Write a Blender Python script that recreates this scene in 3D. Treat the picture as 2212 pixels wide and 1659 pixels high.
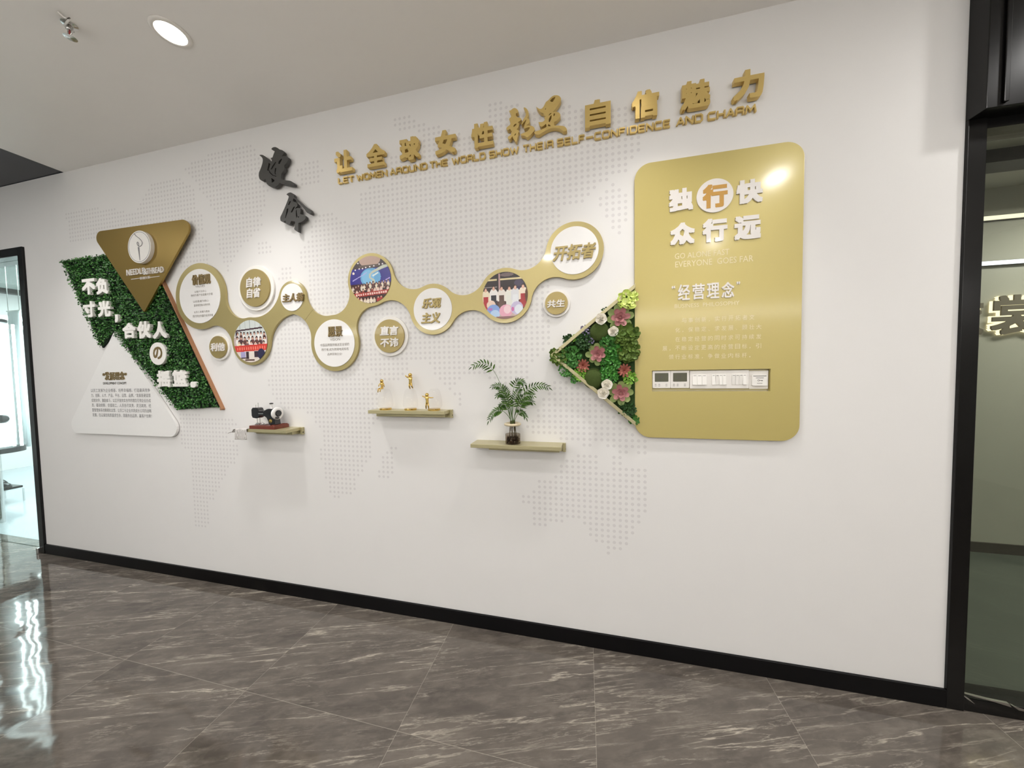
import bpy, bmesh, math, random
from mathutils import Vector, Matrix
from mathutils.geometry import tessellate_polygon

random.seed(7)
SC = bpy.context.scene
C = SC.collection
for _o in list(bpy.data.objects):
    bpy.data.objects.remove(_o)

E_NEAR, E_FAR, E_SHOW, E_CORR = 68.0, 9.0, 280.0, 60.0
# ------------------------------------------------------------------ camera
cam_data = bpy.data.cameras.new('camera')
cam = bpy.data.objects.new('camera', cam_data)
C.objects.link(cam)
cam_data.sensor_fit = 'HORIZONTAL'
cam_data.sensor_width = 36.0
cam_data.lens = 11.2297
cam_data.clip_start = 0.02
cam_data.clip_end = 100
cam.matrix_world = Matrix.Translation((0,-1.7308,1.4994)) @ Matrix(((0.974724,0.007319,0.223295),(0.222805,0.041925,-0.973961),(-0.016490,0.999094,0.039235))).to_4x4()
SC.camera = cam

# ------------------------------------------------------------------ exposure and world
SC.view_settings.view_transform = 'Standard'
SC.view_settings.look = 'None'
SC.view_settings.gamma = 1.0
SC.view_settings.use_curve_mapping = False
SC.view_settings.exposure = 0.21
world = bpy.data.worlds.new('world')
SC.world = world
world.use_nodes = True
world.node_tree.nodes['Background'].inputs[0].default_value = (0.8, 0.9, 1.0, 1)
world.node_tree.nodes['Background'].inputs[1].default_value = 0.02

CEIL = 3.122
WARM = (1.0, 0.983, 0.962)
COOL = (0.86, 0.94, 1.0)


def lamp(name, kind, loc, energy, color, size=0.1, size_y=None, rot=(0, 0, 0), spread=None, spot=None):
    d = bpy.data.lights.new(name, kind)
    d.energy = energy
    d.color = color
    if kind == 'AREA':
        d.shape = 'RECTANGLE' if size_y else 'DISK'
        d.size = size
        if size_y:
            d.size_y = size_y
        if spread:
            d.spread = math.radians(spread)
    else:
        d.shadow_soft_size = size
    if kind == 'SPOT' and spot:
        d.spot_size = math.radians(spot)
        d.spot_blend = 1.0
    o = bpy.data.objects.new(name, d)
    C.objects.link(o)
    o.location = loc
    o.rotation_euler = rot
    return o


# downlights along the sign wall (one of them in view) and two more unseen rows behind the camera, mostly added as wall fill
ROW_NEAR = [(-3.62, -0.55), (-1.89, -0.554), (0.30, -0.53), (2.30, -0.46)]
NEAR_POWER = [0.6, 1.0, 0.85, 0.75]
ROW_FAR = [(1.59, -1.52), (-0.55, -1.60), (-2.70, -1.60), (-4.80, -1.60),
           (1.6, -2.9), (-0.5, -2.9), (-2.7, -2.9), (-4.8, -2.9)]
for (x, y), k in zip(ROW_NEAR, NEAR_POWER):
    lamp('downlight_beam', 'SPOT', (x, y, CEIL - 0.02), E_NEAR * k, WARM, size=0.05, spot=96)
lamp('downlight_beam', 'AREA', (2.30, -0.46, CEIL - 0.03), E_FAR * 1.25, WARM, size=0.11)
# unseen linear pendants added behind the camera to brighten ceiling and wall
FILL_PENDANTS = [(-4.6, -0.3, -3.6, 2.3), (0.5, 4.6, -3.6, 2.3)]
for (x, y) in ROW_FAR:
    lamp('downlight_beam', 'AREA', (x, y, CEIL - 0.02), E_FAR, WARM, size=0.13)
# bright showroom behind the glass on the left, dim corridor behind the glass on the right
lamp('showroom_ceiling_light', 'AREA', (-6.6, 1.9, 2.97), E_SHOW, COOL, size=4.0, size_y=2.6)
lamp('corridor_fill_light', 'AREA', (4.1, 0.8, 2.80), E_CORR, (1.0, 0.97, 0.88), size=1.6, size_y=0.3)  # unseen fill added to lift the corridor wall, kept out of view


# ------------------------------------------------------------------ materials
def lin(c):
    return tuple(((v / 255) / 12.92 if v / 255 <= 0.04045 else ((v / 255 + 0.055) / 1.055) ** 2.4) for v in c) + (1.0,)


def mat(name, rgb, rough=0.5, metal=0.0, coat=0.0, coat_rough=0.05, spec=0.5, noise=0.0, nscale=40.0, bump=0.0,
        emit=None, estr=0.0, trans=0.0, ior=1.45):
    m = bpy.data.materials.new(name)
    m.use_nodes = True
    nt = m.node_tree
    b = nt.nodes['Principled BSDF']
    b.inputs['Base Color'].default_value = lin(rgb)
    b.inputs['Roughness'].default_value = rough
    b.inputs['Metallic'].default_value = metal
    b.inputs['Coat Weight'].default_value = coat
    b.inputs['Coat Roughness'].default_value = coat_rough
    b.inputs['Specular IOR Level'].default_value = spec
    b.inputs['Transmission Weight'].default_value = trans
    b.inputs['IOR'].default_value = ior
    if emit:
        b.inputs['Emission Color'].default_value = lin(emit)
        b.inputs['Emission Strength'].default_value = estr
    tc = nt.nodes.new('ShaderNodeTexCoord')
    nz = nt.nodes.new('ShaderNodeTexNoise')
    nz.inputs['Scale'].default_value = nscale
    nz.inputs['Detail'].default_value = 4
    nt.links.new(tc.outputs['Object'], nz.inputs['Vector'])
    if noise:
        mx = nt.nodes.new('ShaderNodeMix')
        mx.data_type = 'RGBA'
        c = lin(rgb)
        mx.inputs['A'].default_value = tuple(min(1, v * (1 - noise)) for v in c[:3]) + (1,)
        mx.inputs['B'].default_value = tuple(min(1, v * (1 + noise)) for v in c[:3]) + (1,)
        nt.links.new(nz.outputs['Fac'], mx.inputs['Factor'])
        nt.links.new(mx.outputs['Result'], b.inputs['Base Color'])
    if bump:
        bp = nt.nodes.new('ShaderNodeBump')
        bp.inputs['Strength'].default_value = bump
        bp.inputs['Distance'].default_value = 0.002
        nt.links.new(nz.outputs['Fac'], bp.inputs['Height'])
        nt.links.new(bp.outputs['Normal'], b.inputs['Normal'])
    return m


def island_mat(name, cols, rough=0.5, spec=0.4, sss=0.0):
    """colour picked per leaf / petal (per mesh island) from a short list"""
    m = bpy.data.materials.new(name)
    m.use_nodes = True
    nt = m.node_tree
    b = nt.nodes['Principled BSDF']
    b.inputs['Roughness'].default_value = rough
    b.inputs['Specular IOR Level'].default_value = spec
    g = nt.nodes.new('ShaderNodeNewGeometry')
    r = nt.nodes.new('ShaderNodeValToRGB')
    el = r.color_ramp.elements
    while len(el) < len(cols):
        el.new(0.5)
    for i, c in enumerate(cols):
        el[i].position = i / max(1, len(cols) - 1)
        el[i].color = lin(c)
    nt.links.new(g.outputs['Random Per Island'], r.inputs['Fac'])
    nt.links.new(r.outputs['Color'], b.inputs['Base Color'])
    return m


def print_mat(name, rough=0.25, coat=0.5):
    m = bpy.data.materials.new(name)
    m.use_nodes = True
    nt = m.node_tree
    b = nt.nodes['Principled BSDF']
    b.inputs['Roughness'].default_value = rough
    b.inputs['Coat Weight'].default_value = coat
    a = nt.nodes.new('ShaderNodeAttribute')
    a.attribute_name = 'ink'
    nt.links.new(a.outputs['Color'], b.inputs['Base Color'])
    return m


def glass_mat(name, tint, refl=1.0):
    """thin sheet glass: tinted see-through with a fresnel reflection"""
    m = bpy.data.materials.new(name)
    m.use_nodes = True
    nt = m.node_tree
    nt.nodes.remove(nt.nodes['Principled BSDF'])
    out = nt.nodes['Material Output']
    tr = nt.nodes.new('ShaderNodeBsdfTransparent')
    tr.inputs[0].default_value = lin(tint)
    gl = nt.nodes.new('ShaderNodeBsdfGlossy')
    gl.inputs['Roughness'].default_value = 0.01
    lw = nt.nodes.new('ShaderNodeFresnel')
    ge = nt.nodes.new('ShaderNodeNewGeometry')
    sw = nt.nodes.new('ShaderNodeMapRange')      # same outer reflection on both faces of the sheet
    sw.inputs['To Min'].default_value = 1.45
    sw.inputs['To Max'].default_value = 1 / 1.45
    nt.links.new(ge.outputs['Backfacing'], sw.inputs['Value'])
    nt.links.new(sw.outputs[0], lw.inputs['IOR'])
    mu = nt.nodes.new('ShaderNodeMath')
    mu.operation = 'MULTIPLY'
    mu.inputs[1].default_value = refl
    mx = nt.nodes.new('ShaderNodeMixShader')
    nt.links.new(lw.outputs[0], mu.inputs[0])
    nt.links.new(mu.outputs[0], mx.inputs[0])
    nt.links.new(tr.outputs[0], mx.inputs[1])
    nt.links.new(gl.outputs[0], mx.inputs[2])
    nt.links.new(mx.outputs[0], out.inputs[0])
    return m


def emit_mat(name, rgb, strength):
    m = bpy.data.materials.new(name)
    m.use_nodes = True
    nt = m.node_tree
    nt.nodes.remove(nt.nodes['Principled BSDF'])
    e = nt.nodes.new('ShaderNodeEmission')
    e.inputs[0].default_value = lin(rgb)
    e.inputs[1].default_value = strength
    nt.links.new(e.outputs[0], nt.nodes['Material Output'].inputs[0])
    return m


def floor_mat(name, dark, mid, light, vein):
    m = bpy.data.materials.new(name)
    m.use_nodes = True
    nt = m.node_tree
    N, L = nt.nodes.new, nt.links.new
    b = nt.nodes['Principled BSDF']

    def math_(op, a, b_=None, clamp=False):
        n = N('ShaderNodeMath')
        n.operation = op
        n.use_clamp = clamp
        for i, v in enumerate((a, b_)):
            if v is None:
                continue
            if isinstance(v, (int, float)):
                n.inputs[i].default_value = v
            else:
                L(v, n.inputs[i])
        return n.outputs[0]

    def mix(f, a, c):
        n = N('ShaderNodeMix')
        n.data_type = 'RGBA'
        for s, v in (('Factor', f), ('A', a), ('B', c)):
            if isinstance(v, (int, float)):
                n.inputs[s].default_value = v
            elif isinstance(v, tuple):
                n.inputs[s].default_value = v
            else:
                L(v, n.inputs[s])
        return n.outputs['Result']

    tc = N('ShaderNodeTexCoord')
    sep = N('ShaderNodeSeparateXYZ')
    L(tc.outputs['Object'], sep.inputs[0])
    u = math_('DIVIDE', math_('ADD', sep.outputs[0], 0.778 + 8.1), 0.81)
    v = math_('DIVIDE', math_('ADD', sep.outputs[1], 0.594 + 8.1), 0.81)
    fu, fv = math_('FRACT', u), math_('FRACT', v)
    cell = N('ShaderNodeCombineXYZ')
    L(math_('FLOOR', u), cell.inputs[0])
    L(math_('FLOOR', v), cell.inputs[1])
    wn = N('ShaderNodeTexWhiteNoise')
    wn.noise_dimensions = '2D'
    L(cell.outputs[0], wn.inputs['Vector'])
    # joint mask
    du = math_('MINIMUM', fu, math_('SUBTRACT', 1.0, fu))
    dv = math_('MINIMUM', fv, math_('SUBTRACT', 1.0, fv))
    joint = math_('LESS_THAN', math_('MINIMUM', du, dv), 0.0012)
    # vein space, turned along the stone's grain and shifted a little from tile to tile
    mp = N('ShaderNodeMapping')
    mp.inputs['Rotation'].default_value = (0, 0, -math.radians(18))
    L(tc.outputs['Object'], mp.inputs['Vector'])
    off = N('ShaderNodeVectorMath')
    off.operation = 'SCALE'
    L(wn.outputs['Color'], off.inputs[0])
    off.inputs['Scale'].default_value = 0.35
    ad = N('ShaderNodeVectorMath')
    L(mp.outputs[0], ad.inputs[0])
    L(off.outputs[0], ad.inputs[1])

    def noise(scale, sx, sy, detail, rough, dist, seed):
        q = N('ShaderNodeMapping')
        q.inputs['Scale'].default_value = (sx, sy, 1)
        q.inputs['Location'].default_value = (seed, seed * 1.7, seed * .3)
        L(ad.outputs[0], q.inputs['Vector'])
        n = N('ShaderNodeTexNoise')
        n.inputs['Scale'].default_value = scale
        n.inputs['Detail'].default_value = detail
        n.inputs['Roughness'].default_value = rough
        n.inputs['Distortion'].default_value = dist
        L(q.outputs[0], n.inputs['Vector'])
        return n.outputs['Fac']

    def ridge(fac, width):
        return math_('SUBTRACT', 1.0, math_('DIVIDE', math_('ABSOLUTE', math_('SUBTRACT', fac, 0.5)), width, ), clamp=True)

    def ramp(f, lo, hi):
        n = N('ShaderNodeMapRange')
        n.inputs['From Min'].default_value = lo
        n.inputs['From Max'].default_value = hi
        n.clamp = True
        L(f, n.inputs['Value'])
        return n.outputs[0]

    cloud = noise(2.2, 1.0, 3.6, 8, 0.62, 0.5, 1.3)
    cloud2 = noise(9.0, 1.0, 2.6, 8, 0.65, 0.3, 4.1)
    col = mix(ramp(cloud, 0.34, 0.66), lin(dark), lin(mid))
    col = mix(math_('MULTIPLY', ramp(cloud2, 0.45, 0.75), 0.55), col, lin(light))
    m1 = ramp(noise(2.0, 0.8, 2.4, 4, 0.6, 0.2, 9.2), 0.40, 0.62)
    m2 = ramp(noise(3.0, 0.8, 2.4, 4, 0.6, 0.2, 12.7), 0.42, 0.62)
    v1 = math_('MULTIPLY', ridge(noise(1.7, 0.42, 5.2, 9, 0.60, 0.25, 2.9), 0.012), m1)
    v2 = math_('MULTIPLY', ridge(noise(3.4, 0.45, 4.6, 9, 0.64, 0.25, 6.3), 0.014), m2)
    broad = math_('MULTIPLY', ridge(noise(1.7, 0.42, 5.2, 9, 0.60, 0.25, 2.9), 0.06), m1)
    col = mix(math_('MULTIPLY', broad, 0.28), col, lin(light))
    col = mix(math_('MULTIPLY', v1, 0.9), col, lin(vein))
    col = mix(math_('MULTIPLY', v2, 0.42), col, lin(vein))
    col = mix(math_('MULTIPLY', joint, 0.42), col, lin(vein))
    L(col, b.inputs['Base Color'])
    b.inputs['Roughness'].default_value = 0.055
    b.inputs['Specular IOR Level'].default_value = 0.5
    # gentle waviness of the polished surface, each tile tilted a hair on its own
    wv = N('ShaderNodeTexNoise')
    wv.inputs['Scale'].default_value = 4.5
    wv.inputs['Detail'].default_value = 2.0
    L(tc.outputs['Object'], wv.inputs['Vector'])
    tilt = math_('MULTIPLY', math_('SUBTRACT', wn.outputs['Value'], 0.5), math_('ADD', fu, fv))
    hgt = math_('ADD', math_('MULTIPLY', wv.outputs['Fac'], 1.0), math_('MULTIPLY', tilt, 1.6))
    bp = N('ShaderNodeBump')
    bp.inputs['Strength'].default_value = 0.5
    bp.inputs['Distance'].default_value = 0.004
    L(hgt, bp.inputs['Height'])
    L(bp.outputs['Normal'], b.inputs['Normal'])
    return m


M = dict(
    wall=mat('white_wall_paint', (229, 227, 225), 0.7, noise=0.012, nscale=6, bump=0.04),
    ceil=mat('ceiling_paint', (246, 243, 239), 0.8, noise=0.012, nscale=5, bump=0.04),
    black=mat('black_lacquer', (11, 10, 10), 0.25, spec=0.4, noise=0.2, nscale=20),
    base=mat('black_baseboard', (6, 5, 7), 0.4, spec=0.25, noise=0.2, nscale=20),
    darkceil=mat('dark_gloss_ceiling', (34, 34, 42), 0.25, noise=0.1, nscale=8),
    dot=mat('pale_grey_print', (215, 212, 211), 0.7, noise=0.02, nscale=60),
    darkgold=mat('bronze_gold_sheet', (158, 132, 70), 0.38, metal=0.75, coat=0.2, noise=0.03, nscale=260),
    gold=mat('satin_gold_sheet', (180, 165, 112), 0.38, metal=0.5, coat=0.35, coat_rough=0.08, noise=0.03, nscale=260),
    panel=mat('champagne_gold_panel', (191, 175, 107), 0.38, metal=0.2, coat=0.5, coat_rough=0.14, noise=0.02, nscale=300),
    letter=mat('brushed_gold_letter', (218, 190, 120), 0.32, metal=0.5, noise=0.03, nscale=200),
    silver=mat('silver_letter', (226, 221, 216), 0.32, metal=0.0, coat=0.3, noise=0.02, nscale=200),
    charcoal=mat('charcoal_letter', (72, 71, 69), 0.45, metal=0.2, noise=0.05, nscale=90),
    white=mat('white_acrylic', (240, 238, 236), 0.35, coat=0.4, noise=0.01, nscale=50),
    whitematte=mat('white_foam_board', (238, 235, 230), 0.6, noise=0.02, nscale=50),
    olive=mat('olive_gold_disc', (168, 150, 98), 0.42, metal=0.45, coat=0.2, noise=0.03, nscale=220),
    ink=mat('brown_grey_ink', (118, 108, 96), 0.6, noise=0.05, nscale=80),
    inkgrey=mat('grey_ink', (128, 126, 128), 0.6, noise=0.05, nscale=80),
    inkpale=mat('pale_ink', (226, 214, 176), 0.45, noise=0.03, nscale=80),
    brownletter=mat('bronze_letter', (142, 122, 82), 0.4, metal=0.5, noise=0.05, nscale=120),
    oliveletter=mat('olive_gold_letter', (168, 150, 98), 0.4, metal=0.4, noise=0.04, nscale=150),
    caramel=mat('caramel_gold_letter', (190, 146, 74), 0.5, metal=0.2, noise=0.05, nscale=120),
    copper=mat('copper_edge', (168, 122, 88), 0.5, metal=0.2, noise=0.06, nscale=80),
    shelf=mat('champagne_shelf_metal', (188, 179, 140), 0.38, metal=0.5, coat=0.2, noise=0.012, nscale=150),
    hole=mat('dark_screw_hole', (14, 13, 12), 0.6, noise=0.2),
    print=print_mat('printed_photo'),
    wood=mat('red_brown_wood', (112, 52, 38), 0.35, coat=0.3, noise=0.25, nscale=30),
    enamel=mat('black_enamel', (20, 18, 22), 0.15, coat=0.6, noise=0.1),
    chrome=mat('chrome', (215, 214, 212), 0.18, metal=1.0, noise=0.02),
    brass=mat('polished_gold', (226, 192, 112), 0.12, metal=1.0, noise=0.02),
    cream=mat('cream_rim', (216, 200, 168), 0.4, coat=0.3, noise=0.03),
    clear=glass_mat('clear_glass', (253, 253, 253), 0.25),
    water=glass_mat('water', (214, 206, 196), 0.6),
    pebble=island_mat('dark_pebbles', [(46, 34, 26), (84, 62, 46), (30, 24, 22)], 0.35),
    stem=mat('green_stem', (74, 104, 48), 0.5, noise=0.1),
    root=mat('brown_roots', (86, 74, 48), 0.6, noise=0.2),
    palm=island_mat('palm_leaf', [(44, 74, 22), (66, 100, 34), (84, 118, 44), (36, 62, 22)], 0.5, 0.2),
    moss=island_mat('artificial_boxwood', [(18, 58, 12), (34, 88, 24), (54, 116, 38), (22, 68, 16), (104, 160, 80)], 0.42),
    mossbed=mat('dark_green_mat', (8, 28, 12), 0.9, noise=0.3, nscale=80),
    mossball=mat('moss_ball', (66, 82, 34), 0.95, noise=0.35, nscale=300, bump=1.0),
    soil=mat('dark_moss_bed', (44, 66, 28), 0.95, noise=0.4, nscale=90, bump=0.8),
    rose=island_mat('cream_rose_petal', [(250, 245, 233), (246, 240, 226), (254, 251, 242)], 0.5),
    pink=island_mat('pink_succulent_petal', [(190, 134, 134), (176, 116, 118), (200, 150, 144)], 0.5),
    pinkgreen=island_mat('green_succulent_petal', [(132, 150, 88), (150, 164, 102), (112, 132, 76)], 0.5),
    coral=island_mat('coral_petal', [(188, 120, 104), (166, 100, 88), (200, 136, 116)], 0.5),
    lilac=island_mat('lilac_flower', [(150, 142, 168), (126, 118, 150), (172, 164, 184)], 0.6),
    lime=island_mat('lime_petal', [(218, 232, 128), (200, 220, 104), (230, 240, 156)], 0.5),
    f_dark=island_mat('dark_foliage', [(40, 70, 34), (56, 92, 44), (32, 56, 28)], 0.5),
    f_mid=island_mat('mid_foliage', [(62, 120, 50), (84, 142, 66), (48, 98, 38)], 0.45),
    f_bright=island_mat('bright_foliage', [(58, 130, 44), (86, 156, 64), (44, 104, 34), (110, 176, 88)], 0.4),
    f_olive=island_mat('olive_foliage', [(88, 116, 46), (108, 132, 58), (72, 98, 38)], 0.5),
    f_lime=island_mat('lime_foliage', [(118, 172, 58), (142, 190, 74), (98, 150, 48)], 0.5),
    plastic=mat('white_plastic', (232, 228, 222), 0.3, coat=0.3, noise=0.01),
    rocker=mat('white_rocker', (240, 237, 231), 0.22, coat=0.3, noise=0.01),
    lcd=mat('grey_green_display', (84, 84, 66), 0.12, coat=0.8, noise=0.04),
    mark=mat('dark_marking', (70, 66, 62), 0.5, noise=0.1),
    pendfill=emit_mat('fill_pendant_glow', (255, 252, 248), 12.0),
    lens=emit_mat('lamp_lens', (255, 246, 232), 14.0),
    trimring=mat('white_trim_ring', (236, 232, 226), 0.35, noise=0.01),
    redbulb=mat('red_glass_bulb', (150, 20, 16), 0.1, coat=0.8, noise=0.05),
    glassdoor=glass_mat('green_tinted_glass', (233, 236, 230), 0.8),
    glassleft=glass_mat('faint_green_glass', (236, 244, 240), 1.0),
    glassedge=mat('green_glass_edge', (60, 120, 98), 0.1, noise=0.1),
    tube=emit_mat('cool_light_tube', (240, 248, 255), 26.0),
    showceil=mat('grey_showroom_ceiling', (150, 158, 153), 0.8, noise=0.02),
    strip=emit_mat('cool_led_strip', (240, 246, 255), 8.0),
    stripwarm=emit_mat('warm_led_strip', (255, 246, 214), 1.6),
    stripcool=emit_mat('white_led_strip', (236, 242, 255), 3.0),
    halo=emit_mat('warm_halo_backlight', (255, 236, 190), 2.2),
    lightwall=emit_mat('backlit_wall_panel', (236, 246, 250), 2.4),
    signface=mat('dark_sign_face', (104, 96, 84), 0.5, noise=0.05),
    corrwall=mat('grey_green_wall', (170, 168, 160), 0.6, noise=0.03, nscale=5),
    gown=mat('white_fabric', (226, 234, 236), 0.8, noise=0.03, nscale=60),
    floor=floor_mat('grey_brown_marble', (74, 68, 63), (98, 91, 84), (124, 116, 107), (180, 171, 157)),
    floordark=mat('dark_polished_floor', (84, 90, 84), 0.15, noise=0.12, nscale=4),
    floorwhite=mat('pale_polished_floor', (198, 206, 212), 0.12, noise=0.04, nscale=3),
)


# checked net cloth
def cloth_mat():
    m = bpy.data.materials.new('black_white_net_cloth')
    m.use_nodes = True
    nt = m.node_tree
    b = nt.nodes['Principled BSDF']
    b.inputs['Roughness'].default_value = 0.85
    tc = nt.nodes.new('ShaderNodeTexCoord')
    mp = nt.nodes.new('ShaderNodeMapping')
    mp.inputs['Rotation'].default_value = (0, math.radians(45), 0)
    ck = nt.nodes.new('ShaderNodeTexChecker')
    ck.inputs['Scale'].default_value = 180
    ck.inputs['Color1'].default_value = lin((236, 232, 228))
    ck.inputs['Color2'].default_value = lin((84, 76, 76))
    ck2 = nt.nodes.new('ShaderNodeMix')
    ck2.data_type = 'RGBA'
    ck2.inputs['Factor'].default_value = 0.25
    ck2.inputs['B'].default_value = lin((236, 232, 228))
    nt.links.new(tc.outputs['Object'], mp.inputs[0])
    nt.links.new(mp.outputs[0], ck.inputs['Vector'])
    nt.links.new(ck.outputs['Color'], ck2.inputs['A'])
    nt.links.new(ck2.outputs['Result'], b.inputs['Base Color'])
    return m


M['cloth'] = cloth_mat()


# ------------------------------------------------------------------ helpers
class MB:
    """collects faces in world coordinates; obj() links them as ONE mesh object"""

    def __init__(self):
        self.v, self.f, self.col = [], [], None

    def add(self, verts, faces):
        k = len(self.v)
        self.v += [tuple(p) for p in verts]
        self.f += [tuple(i + k for i in fc) for fc in faces]
        return self

    def box(self, x0, x1, y0, y1, z0, z1):
        v = [(x, y, z) for x in (x0, x1) for y in (y0, y1) for z in (z0, z1)]
        return self.add(v, [(0, 1, 3, 2), (4, 6, 7, 5), (0, 4, 5, 1), (2, 3, 7, 6), (0, 2, 6, 4), (1, 5, 7, 3)])

    def prism(self, outer, holes, yb, yf):
        """flat (x, z) outline with holes, extruded between two distances from the wall plane"""
        loops = [outer] + list(holes)
        tri = tessellate_polygon([[Vector((p[0], p[1], 0)) for p in lp] for lp in loops])
        flat = [p for lp in loops for p in lp]
        n = len(flat)
        self_v = [(p[0], yf, p[1]) for p in flat] + [(p[0], yb, p[1]) for p in flat]
        fs = [tuple(t) for t in tri] + [tuple(i + n for i in reversed(t)) for t in tri]
        k = 0
        for lp in loops:
            m = len(lp)
            for i in range(m):
                j = (i + 1) % m
                fs.append((k + i, k + j, k + j + n, k + i + n))
            k += m
        return self.add(self_v, fs)

    def hprism(self, outer, z0, z1):
        n = len(outer)
        v = [(p[0], p[1], z0) for p in outer] + [(p[0], p[1], z1) for p in outer]
        fs = [tuple(range(n)), tuple(range(n, 2 * n))[::-1]]
        fs += [(i, (i + 1) % n, (i + 1) % n + n, i + n) for i in range(n)]
        return self.add(v, fs)

    def lathe(self, prof, cx, cy, z, n=28, axis='z'):
        """profile of (radius, height) turned about a vertical (or x / y) axis"""
        v, fs = [], []
        for (r, h) in prof:
            for i in range(n):
                a = 2 * math.pi * i / n
                c, s = r * math.cos(a), r * math.sin(a)
                if axis == 'z':
                    v.append((cx + c, cy + s, z + h))
                elif axis == 'y':
                    v.append((cx + c, cy - h, z + s))
                else:
                    v.append((cx + h, cy + c, z + s))
        for k in range(len(prof) - 1):
            for i in range(n):
                j = (i + 1) % n
                fs.append((k * n + i, k * n + j, (k + 1) * n + j, (k + 1) * n + i))
        if prof[0][0] > 1e-6:
            fs.append(tuple(range(n))[::-1])
        if prof[-1][0] > 1e-6:
            fs.append(tuple(range((len(prof) - 1) * n, len(prof) * n)))
        return self.add(v, fs)

    def tube(self, pts, r, n=8):
        pts = [Vector(p) for p in pts]
        rr = r if isinstance(r, (list, tuple)) else [r] * len(pts)
        v, fs = [], []
        prev = None
        for i, p in enumerate(pts):
            d = (pts[min(i + 1, len(pts) - 1)] - pts[max(i - 1, 0)]).normalized()
            if prev is None:
                a = d.orthogonal().normalized()
            else:
                a = (prev - d * prev.dot(d)).normalized()
            prev = a
            b_ = d.cross(a)
            for k in range(n):
                t = 2 * math.pi * k / n
                v.append(p + a * (rr[i] * math.cos(t)) + b_ * (rr[i] * math.sin(t)))
        for i in range(len(pts) - 1):
            for k in range(n):
                j = (k + 1) % n
                fs.append((i * n + k, i * n + j, (i + 1) * n + j, (i + 1) * n + k))
        fs.append(tuple(range(n))[::-1])
        fs.append(tuple(range((len(pts) - 1) * n, len(pts) * n)))
        return self.add(v, fs)

    def sphere(self, c, r, sx=1, sy=1, sz=1, n=14, m=9):
        prof = [(max(1e-7, math.sin(math.pi * i / m)) * r, -math.cos(math.pi * i / m) * r) for i in range(m + 1)]
        v, fs = [], []
        for (q, h) in prof:
            for i in range(n):
                a = 2 * math.pi * i / n
                v.append((c[0] + q * math.cos(a) * sx, c[1] + q * math.sin(a) * sy, c[2] + h * sz))
        for k in range(m):
            for i in range(n):
                j = (i + 1) % n
                fs.append((k * n + i, k * n + j, (k + 1) * n + j, (k + 1) * n + i))
        return self.add(v, fs)


def obj(name, mb, material, parent=None, origin=None, smooth=False, bevel=0.0, seg=2, weld=False, flat_normals=True):
    """link the collected faces as one mesh object; vertices are kept relative to the parent's (or own) origin"""
    if parent is not None:
        q, org = parent, Vector((0, 0, 0))
        while q is not None:
            org += q.location
            q = q.parent
    elif origin is not None:
        org = Vector(origin)
    elif mb.v:
        xs, ys, zs = zip(*mb.v)
        org = Vector(((min(xs) + max(xs)) / 2, (min(ys) + max(ys)) / 2, min(zs)))
    me = bpy.data.meshes.new(name)
    me.from_pydata([(p[0] - org.x, p[1] - org.y, p[2] - org.z) for p in mb.v], [], mb.f)
    if mb.col:
        at = me.color_attributes.new('ink', 'FLOAT_COLOR', 'CORNER')
        for poly, c in zip(me.polygons, mb.col):
            for li in poly.loop_indices:
                at.data[li].color = c
    bm = bmesh.new()
    bm.from_mesh(me)
    if weld:
        bmesh.ops.remove_doubles(bm, verts=bm.verts, dist=1e-6)
    if flat_normals:
        bmesh.ops.recalc_face_normals(bm, faces=bm.faces)
    bm.to_mesh(me)
    bm.free()
    if smooth:
        for p in me.polygons:
            p.use_smooth = True
    me.materials.append(material)
    o = bpy.data.objects.new(name, me)
    C.objects.link(o)
    if parent is not None:
        o.parent = parent
    else:
        o.location = org
    if bevel:
        bv = o.modifiers.new('bevel', 'BEVEL')
        bv.width = bevel
        bv.segments = seg
        bv.limit_method = 'ANGLE'
        bv.angle_limit = math.radians(50)
        bv.harden_normals = False
    return o


def tag(o, label, cat, group=None):
    o['label'] = label
    o['category'] = cat
    if group:
        o['group'] = group
    return o


def thing(name, label, cat, loc, group=None):
    o = bpy.data.objects.new(name, None)
    o.empty_display_size = 0.05
    C.objects.link(o)
    o.location = loc
    return tag(o, label, cat, group)


def struct(name, mb, m, label=None, **kw):
    o = obj(name, mb, m, **kw)
    if o.parent is None:
        o['kind'] = 'structure'
        o['category'] = name.split('_')[0]
    if label:
        o['label'] = label
    return o


def round_poly(pts, r, n=8):
    """corner-rounded copy of a polygon"""
    out = []
    k = len(pts)
    for i in range(k):
        p0, p, p1 = Vector(pts[i - 1]), Vector(pts[i]), Vector(pts[(i + 1) % k])
        a, b_ = (p0 - p).normalized(), (p1 - p).normalized()
        ang = a.angle(b_)
        rr = r[i] if isinstance(r, (list, tuple)) else r
        t = min(rr / math.tan(ang / 2), (p0 - p).length * .49, (p1 - p).length * .49)
        rr = t * math.tan(ang / 2)
        c = p + (a + b_).normalized() * (rr / math.sin(ang / 2))
        s, e = p + a * t - c, p + b_ * t - c
        tot = s.angle_signed(e)
        for j in range(n + 1):
            q = s.copy()
            q.rotate(Matrix.Rotation(-tot * j / n, 2))
            out.append((c.x + q.x, c.y + q.y))
    return out


def circle(cx, cz, r, n=56):
    return [(cx + r * math.cos(2 * math.pi * i / n), cz + r * math.sin(2 * math.pi * i / n)) for i in range(n)]


def inside(p, poly):
    x, y = p
    r = False
    n = len(poly)
    for i in range(n):
        x0, y0 = poly[i]
        x1, y1 = poly[(i + 1) % n]
        if (y0 > y) != (y1 > y) and x < (x1 - x0) * (y - y0) / (y1 - y0) + x0:
            r = not r
    return r


_tc = {}


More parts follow.
